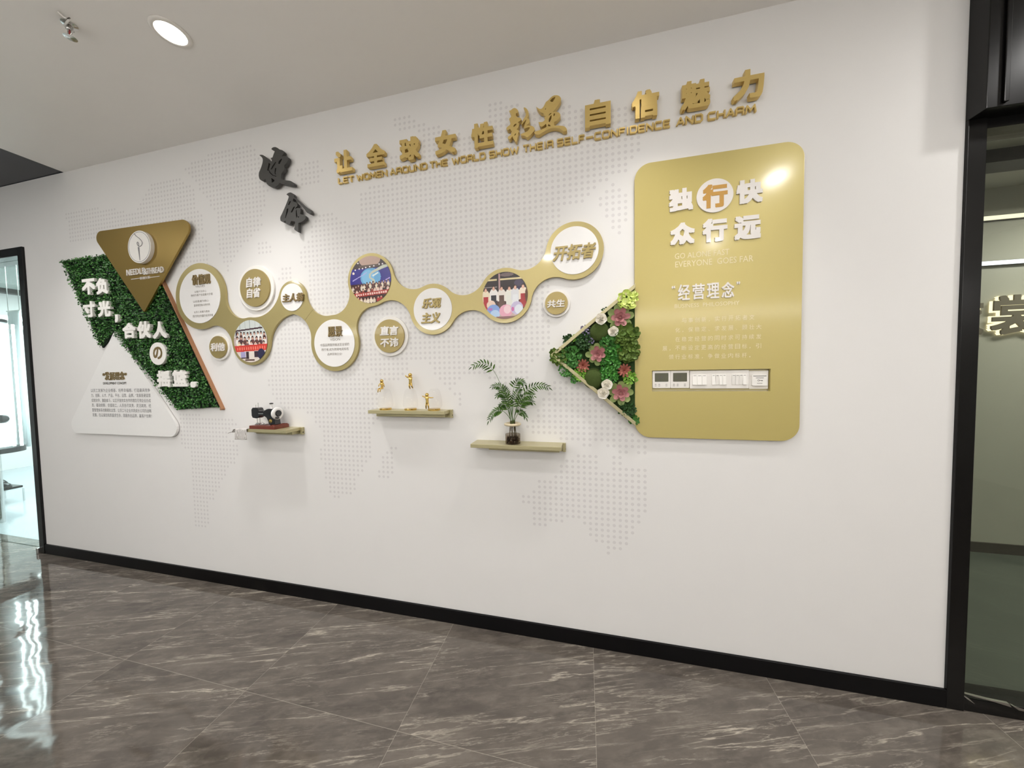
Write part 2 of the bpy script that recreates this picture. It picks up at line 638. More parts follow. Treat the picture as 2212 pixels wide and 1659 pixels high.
def glyphs(body, off=0.0, res=3, thick=True, space=1.0):
    """outline of a piece of writing as plain mesh data: verts with x right, y up, z 0..1 toward the reader"""
    key = (body, 0, res, thick, space)
    if key in _tc:
        return _tc[key]
    cu = bpy.data.curves.new('writing', 'FONT')
    cu.body = body
    cu.resolution_u = res
    cu.space_character = space
    cu.extrude = 0.5 if thick else 0.0
    o = bpy.data.objects.new('writing', cu)
    C.objects.link(o)
    dg = bpy.context.evaluated_depsgraph_get()
    me = bpy.data.meshes.new_from_object(o.evaluated_get(dg))
    v = [(p.co.x, p.co.y, p.co.z + (0.5 if thick else 0)) for p in me.vertices]
    fs = [tuple(p.vertices) for p in me.polygons]
    bpy.data.meshes.remove(me)
    bpy.data.objects.remove(o)
    bpy.data.curves.remove(cu)
    xs, ys = [p[0] for p in v], [p[1] for p in v]
    _tc[key] = (v, fs, (min(xs), max(xs), min(ys), max(ys)))
    return _tc[key]


def write(mb, body, box, yb, yf, off=0.0, res=3, shear=0.0, thick=True, keep=False, space=1.0):
    """writing fitted to a wall box (centre x, centre z, width, height) standing between yb and yf"""
    v, fs, (a, b_, c, d) = glyphs(body, off, res, thick, space)
    cx, cz, w, h = box
    r = off * min(w / max(1e-6, b_ - a), h / max(1e-6, d - c)) if off else 0.0
    w, h = w - 2 * r, h - 2 * r
    sx, sy = w / max(1e-6, b_ - a), h / max(1e-6, d - c)
    if keep:
        sx = sy = min(sx, sy)
    mx, my = (a + b_) / 2, (c + d) / 2
    # heavy block strokes: the outline stamped at the corners and sides of a small square
    stamps = [(-1, -1), (1, -1), (1, 1), (-1, 1), (0, -1), (1, 0), (0, 1), (-1, 0)] if r else [(0, 0)]
    for k, (a_, e_) in enumerate(stamps):
        ox, oz = r * a_ * (1 - .013 * k), r * e_ * (1 - .017 * k)
        front = yf - k * 0.00004
        out = [(cx + ox + (p[0] - mx) * sx + shear * (p[1] - my) * sy, yb + (front - yb) * p[2], cz + oz + (p[1] - my) * sy) for p in v]
        mb.add(out, fs)
    return mb


def letter(name, body, box, yb, yf, m, parent=None, off=0.03, shear=0.0, bevel=0.0, label=None, res=3):
    o = obj(name, write(MB(), body, box, yb, yf, off, res, shear), m, parent, weld=True, bevel=bevel)
    if label and parent is not None:
        o['label'] = label
    return o


def printed(name, rows, m, parent, yf, off=0.0):
    """flat printing: several rows (text, box) as one mesh"""
    for body, box in rows:
        obj(name, write(MB(), body, box, yf, yf, off, 2, thick=False), m, parent, flat_normals=True)

# ================================================================== the setting
XL, XR = -4.536, 1.524          # ends of the sign wall
# sign wall with the strip above the left opening
mb = MB()
mb.box(XL, XR, 0, 0.12, 0, CEIL)
mb.box(-8.5, XL, 0, 0.12, 2.60, CEIL)
wall = struct('wall_back', mb, M['wall'], origin=(0, 0, 0))

# world map of pale grey dots printed on the wall
LAND = [
    # north america and greenland
    [(-2.7509,2.9623),(-2.4196,3.0353),(-2.1154,3.0188),(-2.0757,2.9438),(-2.0713,2.7718),(-2.0088,2.7171),(-2.0206,2.6387),(-2.0768,2.5538),(-2.0736,2.484),(-2.1669,2.4186),(-2.2784,2.3414),(-2.3456,2.264),(-2.3886,2.2075),(-2.4575,2.3651),(-2.449,2.6054),(-2.5223,2.705),(-2.6723,2.8955)],
    [(-3.1288,2.8362),(-3.0324,2.9113),(-2.8054,2.9153),(-2.6457,2.8066),(-2.6382,2.6837),(-2.5774,2.6152),(-2.5771,2.5055),(-2.6187,2.4979),(-2.5401,2.4526),(-2.5521,2.2826),(-2.7627,2.2514),(-2.9693,2.384),(-3.5112,2.5698),(-3.9685,2.5845),(-3.9969,2.8168),(-3.7471,2.8127),(-3.4428,2.7805),(-3.2697,2.7)],
    [(-1.7896,2.8199),(-1.5997,2.8521),(-1.5842,2.749),(-1.6284,2.6824),(-1.733,2.6802),(-1.7649,2.7476)],
    [(-2.1096,2.3863),(-2.0044,2.3693),(-2.0166,2.287),(-2.115,2.2964)],
    [(-1.9502,2.2034),(-1.855,2.195),(-1.8594,2.1127),(-1.9548,2.1202)],
    # south america
    [(-2.9207,1.2343),(-2.4035,1.2077),(-2.3636,1.1685),(-2.4807,1.0784),(-2.3722,1.0348),(-2.3688,0.9546),(-2.3988,0.886),(-2.4604,0.8626),(-2.491,0.7929),(-2.5293,0.7427),(-2.5769,0.6914),(-2.6085,0.62),(-2.6638,0.5984),(-2.6644,0.5249),(-2.6658,0.4406),(-2.7064,0.3805),(-2.6313,0.2894),(-2.7597,0.2757),(-2.8218,0.3765),(-2.8263,0.5044),(-2.8229,0.675),(-2.8169,0.9428),(-2.901,1.0028),(-2.9044,1.0802)],
    # europe, asia and africa
    [(-1.6235,2.5209),(-1.5374,2.527),(-1.4535,2.4436),(-1.3817,2.4183),(-1.3572,2.3765),(-1.3375,2.4575),(-1.3161,2.587),(-1.2311,2.6351),(-1.1256,2.6146),(-1.1046,2.7716),(-0.9984,2.7806),(-0.848,2.9099),(-0.6265,2.8196),(-0.4911,2.8936),(-0.1641,2.867),(-0.0221,2.8557),(0.203,2.8117),(0.2464,2.7766),(0.2245,2.6692),(0.2936,2.6348),(0.2893,2.5689),(0.2352,2.5508),(0.2285,2.4776),(0.1309,2.4717),(0.0511,2.4232),(0.0254,2.3802),(-0.0074,2.3517),(-0.1215,2.3569),(-0.1274,2.2525),(-0.1397,2.2347),(-0.1866,1.9967),(-0.1831,1.6639),(-0.1635,1.6384),(-0.234,1.6083),(-0.2192,1.5778),(-0.2805,1.5517),(-0.3067,1.5168),(-0.2999,1.4532),(-0.3339,1.428),(-0.5066,1.4292),(-0.5466,1.4767),(-0.6771,1.4944),(-0.73,1.4254),(-0.754,1.3878),(-0.7825,1.4041),(-0.8738,1.5),(-0.9012,1.5823),(-1.0221,1.5826),(-1.0303,1.5163),(-1.0819,1.4557),(-1.2566,1.4574),(-1.2865,1.5263),(-1.3258,1.527),(-1.3271,1.4926),(-1.2955,1.4635),(-1.226,1.4116),(-1.2294,1.3202),(-1.2327,1.2313),(-1.2665,1.1962),(-1.3038,1.1635),(-1.2902,1.0884),(-1.2943,0.9804),(-1.3493,0.931),(-1.3645,0.8859),(-1.414,0.8297),(-1.4305,0.7571),(-1.5082,0.7095),(-1.6066,0.7023),(-1.6449,0.7975),(-1.6691,0.8908),(-1.6943,0.9659),(-1.692,1.0147),(-1.6683,1.0612),(-1.6718,1.1368),(-1.7339,1.19),(-1.7319,1.2325),(-1.7885,1.2622),(-1.9214,1.273),(-1.981,1.291),(-2.0601,1.3842),(-2.0878,1.4405),(-2.0593,1.5336),(-2.0301,1.6413),(-1.9692,1.7771),(-1.9343,1.8666),(-1.9592,1.9587),(-1.7226,2.0031),(-1.7351,2.1802),(-1.7929,2.244),(-1.7906,2.2878),(-1.7123,2.3528),(-1.6974,2.4379)],
    [(-1.085,3.011),(-0.9972,3.0012),(-0.9011,2.935),(-0.8674,2.9014),(-0.8911,2.8817),(-0.9769,2.8935),(-1.0799,2.9259)],
    [(-0.5127,2.9483),(-0.4424,2.9733),(-0.4153,2.9486),(-0.3071,2.9399),(-0.321,2.9077),(-0.3956,2.8997),(-0.4451,2.8313),(-0.5069,2.8884)],
    [(0.0641,2.3764),(0.161,2.4488),(0.214,2.3685),(0.2138,2.2712),(0.172,2.1657),(0.1242,2.2266),(0.1002,2.2913)],
    [(-0.7435,1.3886),(-0.6876,1.3885),(-0.6896,1.3041),(-0.7206,1.3039)],
    [(-1.1752,1.0583),(-1.1304,1.0568),(-1.1423,0.91),(-1.1723,0.8456),(-1.2569,0.8405),(-1.2527,0.9547)],
    # islands and australia
    [(-0.171,1.4436),(-0.083,1.4404),(0.0233,1.3852),(0.1088,1.2915),(0.2016,1.1997),(0.3054,1.1332),(0.3054,1.0687),(0.1749,1.0915),(0.1035,1.1172),(-0.2553,1.1396),(-0.3246,1.1725),(-0.324,1.2123),(-0.2638,1.2432),(-0.2533,1.2876),(-0.2331,1.327)],
    [(0.1039,1.1609),(0.3098,1.1621),(0.3098,1.0609),(0.2495,1.0583),(0.2495,1.0862),(0.2146,1.0568),(0.1617,1.0546),(0.1529,1.0918),(0.1036,1.09)],
    [(-0.0205,1.0516),(0.0944,1.0541),(0.0716,1.0317),(0.0667,0.9741),(0.1301,0.968),(0.1304,1.0532),(0.1838,1.0555),(0.1881,0.9947),(0.3055,0.996),(0.3055,0.7867),(0.2752,0.6996),(0.2446,0.6399),(0.2136,0.5843),(0.1824,0.5522),(0.1009,0.514),(0.0966,0.5767),(0.0413,0.5757),(0.0045,0.6355),(-0.0234,0.6672),(-0.0373,0.7003),(-0.1478,0.6706),(-0.2069,0.6402),(-0.2917,0.6373),(-0.2901,0.754),(-0.356,0.7539),(-0.3551,0.8099),(-0.2942,0.8193),(-0.2938,0.8495),(-0.2637,0.8515),(-0.263,0.9017),(-0.1743,0.907),(-0.174,0.9367),(-0.1449,0.9383),(-0.1443,0.9924),(-0.1059,0.9992),(-0.1057,1.0187)],
    [(-0.02,1.1142),(0.0355,1.1161),(0.0354,1.0922),(-0.0202,1.0901)],
]
mb = MB()
for i in range(-160, 60):
    for j in range(-20, 70):
        p = (-0.008 + i * 0.0304, 1.011 + j * 0.0303)
        if any(inside(p, lp) for lp in LAND):
            cc = circle(p[0], p[1], 0.0085, 10)
            mb.add([(q[0], -0.00025, q[1]) for q in cc], [tuple(range(10))])
dots = obj('world_map_print', mb, M['dot'], wall, flat_normals=False)
dots['label'] = 'world map of pale grey dots printed on the white wall'

# floor, ceilings, room shell
struct('floor', MB().box(-9.4, 5.0, -5.2, 0.13, -0.1, 0), M['floor'], origin=(0, 0, 0))
mb = MB()
mb.box(-3.985, 5.0, -5.2, 0.0, CEIL, CEIL + 0.1)
struct('ceiling', mb, M['ceil'], origin=(0, 0, CEIL))
mb = MB()
mb.box(-9.4, -3.985, -5.2, 0.0, CEIL + 0.004, CEIL + 0.1)
struct('ceiling_left', mb, M['darkceil'], origin=(-6, 0, CEIL))
struct('wall_front', MB().box(-9.4, 5.0, -5.3, -5.2, 0, CEIL), M['wall'])
struct('wall_right', MB().box(5.0, 5.1, -5.3, 1.53, 0, CEIL), M['corrwall'])
struct('wall_left', MB().box(-9.5, -9.4, -5.3, 4.6, 0, CEIL), M['wall'])
struct('baseboard_back', MB().box(XL - 0.0, XR, -0.012, 0, 0, 0.082), M['base'], bevel=0.002)

# opening on the left: black frame with a sheet of glass
w1 = bpy.data.objects.new('window_1', None)
C.objects.link(w1)
w1.location = (XL - 0.04, 0.03, 0)
w1['kind'] = 'structure'
w1['category'] = 'window'
w1['label'] = 'black framed glass partition left of the sign wall'
mb = MB()
mb.box(XL - 0.062, XL, -0.015, 0.12, 0, 2.60)
mb.box(-8.5, XL - 0.062, -0.015, 0.12, 2.53, 2.60)
obj('window_frame', mb, M['black'], w1, bevel=0.002)
obj('glass_pane', MB().box(-8.5, XL - 0.064, 0.045, 0.055, 0.0, 2.53), M['glassleft'], w1)
obj('glass_edge', MB().box(XL - 0.070, XL - 0.062, 0.035, 0.065, 0.02, 2.52), M['glassedge'], w1)
obj('floor_clip', MB().box(XL - 0.075, XL - 0.05, -0.03, 0.07, 0.0, 0.05), M['chrome'], w1, bevel=0.003)

# opening on the right: black jamb, header box and green tinted glass door
d1 = bpy.data.objects.new('door_1', None)
C.objects.link(d1)
d1.location = (XR + 0.03, 0, 0)
d1['kind'] = 'structure'
d1['category'] = 'door'
d1['label'] = 'green tinted glass door with black frame at the right end'
obj('door_jamb', MB().box(XR, XR + 0.06, -0.012, 0.12, 0, 2.488), M['black'], d1, bevel=0.002)
mb = MB()
mb.box(XR, 5.0, -0.07, 0.12, 2.488, CEIL)
mb.box(XR + 0.045, XR + 0.06, -0.078, -0.07, 2.50, CEIL)
obj('door_header', mb, M['black'], d1, bevel=0.002)
obj('glass_pane', MB().box(XR + 0.062, 5.0, 0.03, 0.042, 0.055, 2.46), M['glassdoor'], d1)
obj('glass_edge', MB().box(XR + 0.058, XR + 0.064, 0.024, 0.046, 0.03, 2.46), M['glassedge'], d1)
obj('top_rail', MB().box(XR + 0.06, 5.0, 0.0, 0.10, 2.45, 2.488), M['black'], d1)
obj('bottom_rail', MB().box(XR + 0.06, 5.0, -0.008, 0.08, 0.0, 0.058), M['black'], d1, bevel=0.003)
mb = MB()
mb.prism([(1.5806,0.0796),(1.6193,0.0715),(1.6878,0.062),(1.7401,0.0514),(1.7322,0.0659),(1.6725,0.0688)], [], 0.0, -0.0095)
mb.prism([(1.5618,0.0839),(1.5936,0.0575),(1.6219,0.0389),(1.5997,0.0609)], [], 0.0, -0.0095)
mb.prism([(1.7413,0.0598),(1.7796,0.0523),(1.8057,0.0503),(1.806,0.0403),(1.7624,0.0443)], [], 0.0, -0.0095)
sc_ = obj('scuff_marks', mb, M['chrome'], d1)
sc_['label'] = 'pale scuffs and scratches on the black rail'

# ------------------------------------------------------------------ corridor seen through the glass door
CY = 1.53
struct('wall_far_right', MB().box(1.70, 5.0, CY, CY + 0.1, 0, 2.95), M['corrwall'])
struct('wall_side_right', MB().box(1.60, 1.70, 0.13, CY + 0.1, 0, 2.95), M['corrwall'])
struct('floor_right', MB().box(1.6, 5.0, 0.131, CY + 0.1, -0.1, 0), M['floordark'], origin=(0, 0, 0))
struct('baseboard_right', MB().box(1.70, 5.0, CY - 0.012, CY, 0, 0.08), M['mark'])
struct('ceiling_right', MB().box(1.6, 5.0, 0.13, CY, 2.84, 2.95), M['corrwall'])
struct('trim_1', MB().box(1.70, 5.0, 0.95, 1.10, 2.76, 2.84), M['base'])
struct('trim_2', MB().box(1.70, 5.0, 0.25, 0.50, 2.70, 2.84), M['mark'])
for nm, z, m_, lb in (('wall_strip_light', 2.607, 'stripwarm', 'upper cream coloured strip of light on the wall behind the glass door'),
                      ('wall_strip_light', 2.267, 'stripcool', 'lower bright white strip of light on the wall behind the glass door')):
    t = thing(nm, lb, 'strip light', (3.3, CY, z), 'strip lights behind the glass door')
    obj('channel', MB().box(1.75, 4.9, CY - 0.02, CY, z - 0.018, z + 0.018), M['mark'], t)
    obj('diffuser', MB().box(1.75, 4.9, CY - 0.03, CY - 0.02, z - 0.014, z + 0.014), M[m_], t)
for body, xc, lb in (('裳', 3.190, 'halo-lit dark sign character with many strokes, seen whole through the glass door'),
                     ('衣', 2.850, 'halo-lit dark sign character partly hidden by the black door jamb')):
    t = thing('backlit_sign_letter', lb, 'sign letter', (xc, CY, 1.73), 'backlit sign letters behind the glass door')
    box = (xc, 1.868, 0.30, 0.30)
    obj('halo', write(MB(), body, box, CY - 0.002, CY - 0.014, 0.050), M['halo'], t)
    obj('letter_face', write(MB(), body, box, CY - 0.024, CY - 0.034, 0.024), M['signface'], t)

# ------------------------------------------------------------------ showroom seen through the glass on the left
struct('floor_left', MB().box(-9.4, XL - 0.1, 0.131, 4.6, -0.1, 0), M['floorwhite'], origin=(-7, 2, 0))
struct('ceiling_showroom', MB().box(-9.4, XL, 0.12, 4.6, 3.0, 3.1), M['showceil'])
struct('wall_showroom', MB().box(-9.5, XL, 4.6, 4.7, 0, 3.1), M['wall'])
struct('wall_side_left', MB().box(XL - 0.02, XL + 0.08, 0.12, 4.6, 0, 3.1), M['wall'])
struct('trim_3', MB().box(-9.4, -9.25, 0.2, 4.6, 2.93, 3.0), M['mark'])
PX = -9.395
t = thing('backlit_display_wall', 'bright backlit white wall panel at the back of the showroom', 'light panel', (PX, 1.6, 0.9))
obj('glow_panel', MB().box(PX, PX + 0.03, 0.3, 3.4, 0.62, 2.26), M['lightwall'], t)
obj('panel_frame', MB().box(PX, PX + 0.05, 0.3, 3.4, 0.52, 0.62), M['white'], t)
for k, z in enumerate((2.385, 2.525)):
    t = thing('ceiling_strip_light', ('upper' if k else 'lower') + ' cool white strip light across the showroom wall, left edge', 'strip light',
              (PX, 1.6, z), 'strip lights in the showroom')
    obj('housing', MB().box(PX, PX + 0.04, 0.3, 3.4, z - 0.045, z + 0.045), M['white'], t)
    obj('diffuser', MB().box(PX + 0.04, PX + 0.05, 0.3, 3.4, z - 0.032, z + 0.032), M['strip'], t)
t = thing('ceiling_panel_light', 'white panel light on the showroom ceiling above the glass partition', 'ceiling light', (-7.8, 0.79, 2.95))
obj('frame', MB().box(-9.0, -6.60, 0.70, 0.88, 2.96, 3.0), M['white'], t)
obj('diffuser', MB().box(-8.98, -6.62, 0.73, 0.85, 2.95, 2.96), M['strip'], t)
# white display stand with black cap, black foot and upright light tubes, just behind the glass
cx_, cy_ = (-5.988,0.2892,1.2156)[0:2]
t = thing('light_display_stand', 'white display stand with upright light tubes, black cap and black foot behind the left glass', 'display stand', (cx_, cy_, 0.0))
obj('stand_body', MB().lathe([(0.10, 0.80), (0.10, 2.10)], cx_, cy_, 0, 32), M['gown'], t)
obj('cap', MB().lathe([(0.07, 2.10), (0.115, 2.10), (0.115, 2.13), (0.05, 2.15)], cx_, cy_, 0, 32), M['black'], t)
obj('foot', MB().lathe([(0.17, 0.74), (0.17, 0.79), (0.10, 0.80)], cx_, cy_, 0, 32), M['black'], t)
obj('post', MB().lathe([(0.02, 0.0), (0.02, 0.74)], cx_, cy_, 0, 16), M['chrome'], t)
for px_, py_ in ((-5.79,0.2692,1.2197)[0:2], (-5.7159,0.2992,1.217)[0:2], (-5.6783,0.3292,1.2139)[0:2]):
    obj('light_tube', MB().tube([(px_, py_, 0.82), (px_, py_, 2.06)], 0.010), M['tube'], t)
k_ = obj('round_knob', MB().sphere(((-5.6955,0.2392,1.1074)), 0.045, 0.6, 1, 1), M['enamel'], t, smooth=True)
k_['label'] = 'black round knob'
# tall white drape hanging beside the stand
gx0, gy0 = (-6.2601,0.5192,1.187)[0:2]
gx1, gy1 = (-6.0628,0.5192,1.1888)[0:2]
t = thing('white_drape', 'tall white drape with a lit edge hanging behind the left glass', 'drape', ((gx0 + gx1) / 2, (gy0 + gy1) / 2, 0.75))
mb = MB()
v_, f_ = [], []
for a_ in range(25):
    for b_ in (0.75, 2.25):
        u_ = a_ / 24
        v_.append((gx0 + (gx1 - gx0) * u_, gy0 + (gy1 - gy0) * u_ + .015 * math.sin(a_ * 1.6), b_))
for a_ in range(24):
    f_.append((2 * a_, 2 * a_ + 2, 2 * a_ + 3, 2 * a_ + 1))
mb.add(v_, f_)
o = obj('fabric', mb, M['gown'], t, smooth=True, flat_normals=False)
o.modifiers.new('thickness', 'SOLIDIFY').thickness = .004
mb = MB().tube([(gx0 - .02, gy0, 2.26), (gx1 + .02, gy1, 2.26)], .008)
mb.tube([(gx0, gy0, 2.26), (gx0, gy0, 3.0)], .003)
mb.tube([(gx1, gy1, 2.26), (gx1, gy1, 3.0)], .003)
obj('hanging_rod', mb, M['chrome'], t)
ex, ey = (-6.2141,0.5692,1.1818)[0:2]
obj('light_tube', MB().tube([(ex, ey, 0.78), (ex, ey, 2.2)], 0.014), M['tube'], t)
# low glass stand with a black shoe and a dark tray
bx, by, _z = (-6.8898,0.6192,-0.0747)
t = thing('glass_stand', 'low glass display stand by the left edge of the frame', 'stand', (bx, by, 0))
obj('glass_top', MB().box(bx - 0.30, bx + 0.12, by - 0.12, by + 0.12, 0.16, 0.17), M['clear'], t)
for sx_ in (-0.28, 0.10):
    for sy_ in (-0.10, 0.10):
        obj('leg', MB().box(bx + sx_ - .006, bx + sx_ + .006, by + sy_ - .006, by + sy_ + .006, 0, 0.16), M['chrome'], t)
t = obj('tray', MB().box(bx - 0.26, bx + 0.10, by - 0.10, by + 0.10, 0.170, 0.195), M['black'], bevel=0.006)
tag(t, 'flat dark tray on the low glass stand in the showroom', 'tray')
mb = MB()
mb.hprism(round_poly([(bx - .16, by - .05), (bx + .06, by - .04), (bx + .10, by), (bx + .06, by + .04), (bx - .16, by + .05)], 0.03), 0.195, 0.212)
t = thing('shoe', 'black shoe standing on the dark tray in the showroom', 'shoe', (bx - .03, by, 0.195))
obj('sole', mb, M['mark'], t)
mb = MB()
mb.sphere((bx + .03, by, 0.222), 0.05, 1.3, 0.8, 0.55)
mb.tube([(bx + .0, by, 0.23), (bx - .07, by, 0.25), (bx - .12, by, 0.275)], [0.036, 0.04, 0.034], 12)
obj('upper', mb, M['enamel'], t, smooth=True)

# ------------------------------------------------------------------ ceiling fittings
for i, (x, y) in enumerate(ROW_NEAR + ROW_FAR):  # fittings of the far rows are mostly added to carry the fill
    t = thing('downlight', 'round recessed downlight glowing in the ceiling near the wall' if i == 1 else
              'unseen round recessed ceiling downlight outside the photograph', 'downlight', (x, y, CEIL), None if i == 1 else 'downlights out of view')
    mb = MB()
    mb.lathe([(0.055, 0.0), (0.056, -0.006), (0.072, -0.004), (0.074, 0.0)], x, y, CEIL, 40)
    obj('trim_ring', mb, M['trimring'], t, smooth=True)
    obj('lens', MB().lathe([(1e-7, -0.004), (0.057, -0.004)], x, y, CEIL, 40), M['lens'], t)
for x0, x1, y, z in FILL_PENDANTS:
    t = thing('fill_pendant', 'added linear fill pendant over the hall outside the photograph', 'pendant lamp', ((x0 + x1) / 2, y, z), 'added fill pendants out of view')
    obj('lamp_body', MB().box(x0, x1, y - .06, y + .06, z - .05, z + .05), M['pendfill'], t, bevel=.004)
    for xx in (x0 + .3, x1 - .3):
        obj('cable', MB().tube([(xx, y, z + .03), (xx, y, CEIL)], .003), M['chrome'], t)
sx, sy = (-2.2897,-0.6887)
t = thing('fire_sprinkler', 'small pendant fire sprinkler with red bulb hanging from the ceiling', 'sprinkler', (sx, sy, CEIL))
obj('escutcheon', MB().lathe([(0.026, 0), (0.026, -0.004), (0.012, -0.008)], sx, sy, CEIL), M['chrome'], t)
mb = MB().lathe([(0.010, 0), (0.010, -0.022), (0.013, -0.026), (0.006, -0.03)], sx, sy, CEIL)
mb.tube([(sx - .010, sy, CEIL - .026), (sx - .012, sy, CEIL - .042), (sx, sy, CEIL - .058)], 0.003)
mb.tube([(sx + .010, sy, CEIL - .026), (sx + .012, sy, CEIL - .042), (sx, sy, CEIL - .058)], 0.003)
obj('sprinkler_body', mb, M['chrome'], t, smooth=True)
obj('bulb', MB().tube([(sx, sy, CEIL - .030), (sx, sy, CEIL - .056)], 0.004), M['redbulb'], t)
obj('deflector', MB().lathe([(1e-7, -.058), (0.019, -.058), (0.021, -.060), (1e-7, -.062)], sx, sy, CEIL), M['chrome'], t)
hx, hy = (-2.2493,-0.7316)
t = obj('bent_wire', MB().tube([(hx - .012, hy, CEIL), (hx, hy, CEIL - .012), (hx + .006, hy + .008, CEIL - .02), (hx + .03, hy + .012, CEIL - .024), (sx - .024, sy - .004, CEIL - .006)], 0.004),
        M['trimring'], smooth=True)
tag(t, 'short bent white wire hanging beside the sprinkler on the ceiling', 'wire')

# ================================================================== moss sign on the left
t = thing('moss_sign', 'slanted green boxwood panel with thick white characters on the wall', 'sign', (-3.3, 0, 1.27))
MOSS = [(-4.045, 2.435), (-3.10, 2.435), (-2.494, 1.285), (-2.90, 1.262), (-3.452, 1.795), (-3.50, 1.85), (-3.655, 1.735)]
obj('backing_mat', MB().prism(MOSS, [], -0.001, -0.010), M['mossbed'], t)
rnd = random.Random(3)
mb = MB()
cnt = 0
while cnt < 14000:
    p = (rnd.uniform(-4.06, -2.45), rnd.uniform(1.25, 2.45))
    if not inside(p, MOSS) or (p[0] - MOSS[1][0]) * 0.88 + (p[1] - MOSS[1][1]) * 0.473 > -0.012:
        continue
    cnt += 1
    n = Vector((rnd.gauss(0, .75), -1, rnd.gauss(0.25, .75))).normalized()
    a = n.orthogonal().normalized()
    a.rotate(Matrix.Rotation(rnd.uniform(0, 6.28), 3, n))
    b_ = n.cross(a)
    under = inside(p, [(-3.68, 2.65), (-2.56, 2.65), (-3.145, 1.965)])      # leaves lie flatter beneath the gold plaque
    c = Vector((p[0], -rnd.uniform(0.008, 0.018 if under else 0.036), p[1]))
    ln, wd = rnd.uniform(.010, .017), rnd.uniform(.004, .0065)
    q = [c - a * ln * .5, c + b_ * wd + n * .002, c + a * ln * .6 + n * .003, c - b_ * wd + n * .002]
    q = [(v.x, max(-.026 if under else -.05, min(v.y, -.004)), v.z) for v in q]
    mb.add(q, [(0, 1, 2), (0, 2, 3)])
obj('boxwood_leaves', mb, M['moss'], t, flat_normals=False)
e0, e1 = Vector((-3.10, 2.435)), Vector((-2.474, 1.280))
nrm = Vector((0.88, 0.473))
r_ = round_poly([tuple(e0 - nrm * .004), tuple(e0 + nrm * .006), tuple(e1 + nrm * .006 + Vector((.004, -.016))), tuple(e1 + Vector((-.014, -.020))), tuple(e1 - nrm * .004)], [.002, .003, .008, .008, .002])
obj('copper_edge', MB().prism(r_, [], -0.0005, -0.024), M['copper'], t)
for ch, box in (('不', (-3.6969,2.2005,0.1483,0.1206)), ('负', (-3.548,2.1939,0.1268,0.1205)),
                ('寸', (-3.7057,2.0297,0.132,0.1216)), ('光', (-3.5408,2.0237,0.1391,0.1198)),
                ('，', (-3.4139,1.9446,0.0364,0.0609)), ('合', (-3.2897,1.8484,0.1362,0.1142)),
                ('伙', (-3.1358,1.8477,0.1354,0.1249)), ('人', (-2.9789,1.8399,0.1383,0.1216)),
                ('摇', (-2.969,1.4878,0.1309,0.1197)), ('篮', (-2.8115,1.4896,0.1443,0.1178)),
                ('。', (-2.6889,1.4441,0.0517,0.0424))):
    letter('raised_letter', ch, box, -0.024, -0.043, M['whitematte'], t, off=0.047)
bx_ = (-3.0118,1.6699,0.1575,0.1626)
dsc = obj('round_badge', MB().prism(circle(bx_[0], bx_[1], bx_[3] / 2, 48), [], -0.024, -0.043), M['whitematte'], t, bevel=0.002)
letter('badge_letter', 'の', (-3.0105,1.6752,0.0917,0.091), -0.043, -0.0435, M['brownletter'], dsc, off=0.03)

# gold triangle over the moss
GT = round_poly([(-3.6359,2.6026),(-2.5788,2.5842),(-3.129,1.9729)], [.05, .06, .012])
t = thing('gold_triangle_sign', 'inverted gold triangle plaque with round needle and thread emblem', 'sign', (-3.1, -0.028, 2.0))
obj('plaque', MB().prism(GT, [], -0.028, -0.040), M['darkgold'], t, bevel=0.002)
bx_ = (-3.0966,2.432,0.2156,0.2273)
lx, lz, lr = bx_[0], bx_[1], bx_[3] / 2
dsc = obj('emblem_disc', MB().prism(circle(lx, lz, lr, 64), [], -0.040, -0.062), M['whitematte'], t, bevel=0.002)
obj('emblem_ring', MB().prism(circle(lx, lz, lr * .93, 64), [circle(lx, lz, lr * .905, 64)], -0.062, -0.0626), M['inkgrey'], dsc)
E_ = lambda x, y: (lx + (x - 631) / 188 * lr * 1.46, -0.0628, lz + (1208 - y) / 188 * lr)
mb = MB()
mb.tube([E_(587, 1048), E_(605, 1078), E_(640, 1110), E_(665, 1145), E_(672, 1170), E_(662, 1195), E_(645, 1206), E_(625, 1200), E_(615, 1180), E_(612, 1160), E_(620, 1150), E_(628, 1160), E_(630, 1200)], 0.0022, 6)
mb.prism([E_(617, 1210)[0::2], E_(634, 1210)[0::2], E_(634, 1365)[0::2], E_(630, 1365)[0::2]], [], -0.062, -0.0632)
obj('needle_and_thread', mb, M['inkgrey'], dsc)
for i, (ch, x0, x1) in enumerate((('NEEDLE', 702, 876), ('&', 868, 906), ('THREAD', 900, 1072))):
    yc = 222 - (((x0 + x1) / 2) - 880) * .09
obj('brand_lettering', write(write(write(MB(), 'NEEDLE', (-3.1819,2.269,0.1834,0.0429), -.040, -.046, .02), '&', (-3.083,2.2613,0.044,0.0439), -.040, -.046, .02),
                             'THREAD', (-2.9851,2.2622,0.1648,0.0421), -.040, -.046, .02), M['silver'], t)
mb = MB()
write(mb, '原创女装', (-3.096,2.2199,0.1004,0.0199), -.040, -.042, .01, 2)
for a_, b_ in (((-3.2375,2.2197), (-3.1467,2.2211)), ((-3.0458,2.2187), (-2.9506,2.2181))):
    mb.prism([(a_[0], a_[1] - .002), (b_[0], b_[1] - .002), (b_[0], b_[1] + .002), (a_[0], a_[1] + .002)], [], -.040, -.042)
obj('tagline', mb, M['silver'], t)

